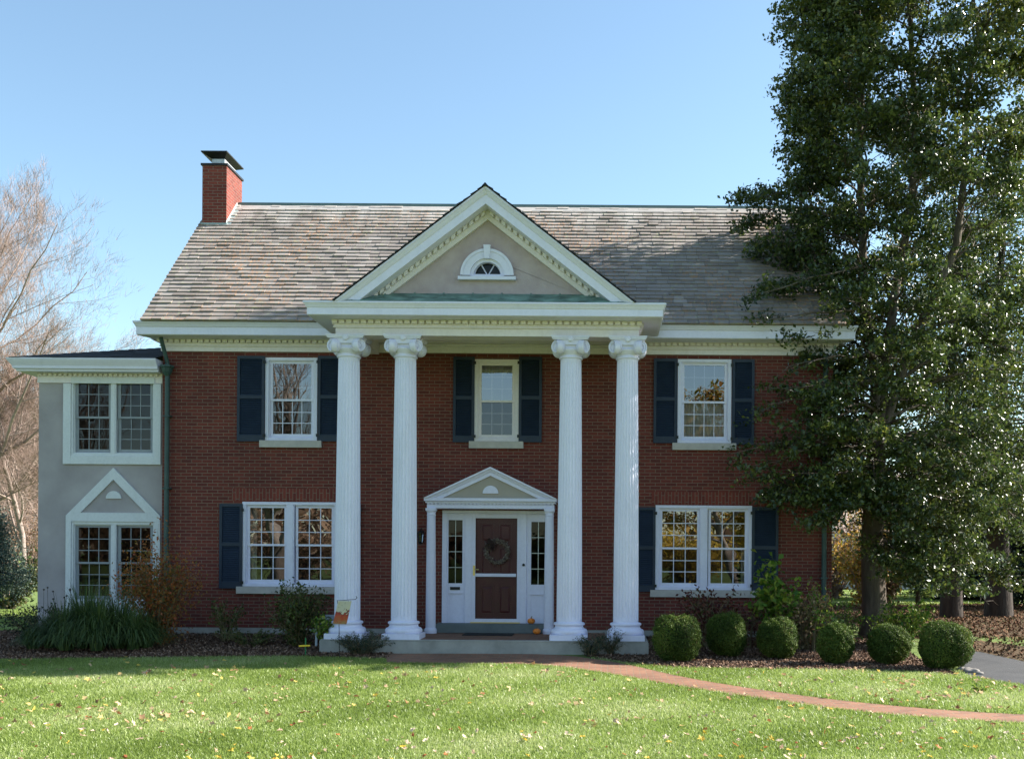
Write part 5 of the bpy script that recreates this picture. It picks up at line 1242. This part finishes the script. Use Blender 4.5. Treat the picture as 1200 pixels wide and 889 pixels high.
# ================================================================== GRASS, LEAVES, MULCH
rg = np.random.default_rng(2024)
def scatter(n, x0, x1, y0, y1):
    return rg.uniform(x0, x1, n), rg.uniform(y0, y1, n)
def on_lawn(x, y):
    ok = ~inside(x, y, POLY_PATH) & ~inside(x, y, POLY_BL) & ~inside(x, y, POLY_BR) & ~inside(x, y, POLY_DR) & ~inside(x, y, POLY_LT)
    ok &= ~((np.abs(x) < 3.05) & (y > -2.3)) & ~((x > -9.6) & (x < 6.9) & (y > -.3)) & ~((np.abs(x) < 1.95) & (y > -2.9))
    return ok
def blades(x, y, h, wd, name, lean=.5):
    n = len(x); z = gz(x, y); a = rg.uniform(0, 2*np.pi, n); hh = h*rg.uniform(.5, 1.2, n); w2 = wd*rg.uniform(.6, 1.2, n)/2
    sx, sy = np.cos(a)*w2, np.sin(a)*w2; l = rg.normal(0, lean, (n, 2))*hh[:, None]
    m1 = np.stack([x+l[:, 0]*.35, y+l[:, 1]*.35, z+hh*.6], 1)
    b0 = np.stack([x-sx, y-sy, z-.002], 1); b1_ = np.stack([x+sx, y+sy, z-.002], 1); tip = np.stack([x+l[:, 0], y+l[:, 1], z+hh], 1)
    ml, mr_ = m1-np.stack([sx, sy, 0*sx], 1)*.8, m1+np.stack([sx, sy, 0*sx], 1)*.8
    V_ = np.stack([b0, b1_, mr_, ml, tip], 1).reshape(-1, 3); i_ = np.arange(n)*5
    F_ = np.stack([np.stack([i_, i_+1, i_+2], 1), np.stack([i_, i_+2, i_+3], 1), np.stack([i_+3, i_+2, i_+4], 1)], 1).reshape(-1, 3)
    patch = .16*np.sin(x*1.1+1.3*np.sin(y*.9))+.12*np.sin(y*2.3+x*.7)+.10*np.sin(x*3.1-y*2.2)
    t = np.clip(rg.random(n)*.75+.08+patch, 0, 1)
    o = np_mesh(name, V_, F_, M['grass'], tint=np.repeat(t, 3)); return tag(o, 'short green lawn grass in front of the house', 'grass', kind='stuff')
X_, Y_ = [], []
for (ya, yb, dn) in ((-12.6, -10, 4600), (-10, -7, 3700), (-7, -4.5, 3000), (-4.5, -2.2, 2600)):
    xa, xb = -12.5+(ya+12)*.0, 11.5
    hwid = lambda y: 0
    d_far = yb-CY; xl = CX-(712+60)/FPX*d_far-.3; xr = CX+(488+60)/FPX*d_far+.3
    n = int((xr-xl)*(yb-ya)*dn); x, y = scatter(n, xl, xr, ya, yb); k = on_lawn(x+rg.normal(0, .03, n), y+rg.normal(0, .03, n)); X_.append(x[k]); Y_.append(y[k])
X_, Y_ = np.concatenate(X_), np.concatenate(Y_); print('grass', len(X_)); blades(X_, Y_, .047, .0085, 'grass')
x, y = scatter(60000, -17, -9.8, -2.4, 8); k = ~inside(x, y, POLY_BL); o = blades(x[k], y[k], .06, .015, 'grass'); o['label'] = 'grass strip left of the wing'
x, y = scatter(90000, 8, 22, 13, 30); k = ~inside(x, y, POLY_LT); o = blades(x[k], y[k], .07, .03, 'grass'); o['label'] = 'back lawn grass seen between the trunks'

# mulch chips and litter
def chips(name, poly_list, n, size, m, label, box):
    x, y = scatter(n, *box); k = np.zeros(n, bool)
    for p in poly_list: k |= inside(x, y, p)
    k &= ~((x > -9.4) & (x < 6.8) & (y > -.05)) & ~((np.abs(x) < 3.02) & (y > -2.2)); x, y = x[k], y[k]
    P = np.stack([x, y, gz(x, y)+.02+rg.uniform(0, .012, len(x))], 1)
    o = leaves(name, P, size, m, rg, up=2.2, aspect=.6); return tag(o, label, 'mulch', kind='stuff')
mm_ = leaf_mat('mulch_chip', [(.06,.035,.025), (.12,.07,.045), (.20,.13,.09), (.32,.22,.16)], .9, 0, .1)
chips('mulch_chips', [POLY_BL, POLY_BR], 90000, .05, mm_, 'brown bark mulch and dry leaves in the planting beds', (-14, 9.6, -4.4, .3))
chips('leaf_litter', [POLY_LT], 60000, .08, leaf_mat('litter_leaf', [(.05,.03,.02), (.12,.06,.035), (.22,.12,.07), (.04,.06,.02)], .9, 0, .1), 'brown leaf litter under the trees behind the driveway', (8, 30, -3, 17))

# fallen leaves on the lawn
fm = {'tan': leaf_mat('fallen_tan', [(.58,.40,.28), (.78,.62,.48)], .6, .3, .2), 'rust': leaf_mat('fallen_rust', [(.25,.08,.03), (.40,.15,.05)], .6, .3, .2), 'yellow': leaf_mat('fallen_yellow', [(.55,.40,.05), (.70,.50,.10)], .6, .3, .2)}
def leaf_shape(rg_, s):
    n = 10; pts = []
    for k in range(n):
        a = 2*math.pi*k/n; r = s*(.5 if k % 2 == 0 else .28)*rg_.uniform(.8, 1.2); pts.append((r*math.cos(a), r*math.sin(a), s*rg_.uniform(.0, .28)))
    v = [(0, 0, s*.05)]+pts; f = [(0, k+1, (k+1) % n+1) for k in range(n)]; return v, f
rr_ = random.Random(8); protos = {}
for c in fm:
    for q in range(3):
        v, f = leaf_shape(rr_, 1.0); me = bpy.data.meshes.new('fallen_leaf'); me.from_pydata(v, [], f); me.materials.append(fm[c])
        a_ = me.attributes.new('tint', 'FLOAT', 'FACE'); a_.data.foreach_set('value', np.full(len(f), q/2, dtype=np.float32)); protos[(c, q)] = me
lab = {'tan': 'small pale tan fallen leaf lying on the lawn', 'rust': 'small rust brown fallen leaf lying on the lawn', 'yellow': 'small yellow fallen leaf lying on the lawn'}
cand = []; drift = [(rr_.uniform(-10, 10), rr_.uniform(-12.3, -4)) for _ in range(34)]
while len(cand) < 1000:
    y = -12.4+9.4*rr_.random()**1.15; d_ = y-CY; x = rr_.uniform(CX-712/FPX*d_-.2, CX+488/FPX*d_+.2)
    if rr_.random() < .38: cx__, cy__ = rr_.choice(drift); x, y = cx__+rr_.gauss(0, .5), min(-2.7, max(-12.6, cy__+rr_.gauss(0, .35))); d_ = y-CY
    if on_lawn(np.array([x]), np.array([y]))[0] and (x > -9.5 or True): cand.append((d_, x, y))
cand.sort(); VV = []; FF = []
for k, (d_, x, y) in enumerate(cand):
    c = rr_.choices(['tan', 'rust', 'yellow'], [6, 2.2, 2])[0]; s = rr_.uniform(.04, .10); z = float(gz(x, y))+.035+rr_.random()*.015
    if k < 300:
        o = bpy.data.objects.new('fallen_leaf', protos[(c, rr_.randrange(3))]); COL.objects.link(o); o.location = (x, y, z)
        o.rotation_euler = (rr_.gauss(0, .45), rr_.gauss(0, .45), rr_.uniform(0, 6.3)); o.scale = (s, s*rr_.uniform(.6, 1), s)
        tag(o, lab[c], 'leaf', c+' leaves fallen on the lawn')
    else:
        v, f = leaf_shape(rr_, s); E = Matrix.Rotation(rr_.gauss(0, .5), 3, 'X') @ Matrix.Rotation(rr_.gauss(0, .5), 3, 'Y'); n0 = len(VV); VV += [tuple(E @ Vector(p)+Vector((x, y, z))) for p in v]; FF += [tuple(i_+n0 for i_ in t) for t in f]
o = np_mesh('fallen_leaves', np.array(VV), np.array(FF), leaf_mat('fallen_mixed', [(.25,.10,.04), (.45,.30,.18), (.60,.45,.30), (.62,.45,.08)], .6, .3, .2), tint=np.repeat(np.array([rr_.random() for _ in range(len(FF)//10)]), 10)); tag(o, 'scattered small fallen leaves farther back on the lawn', 'leaves', kind='stuff')
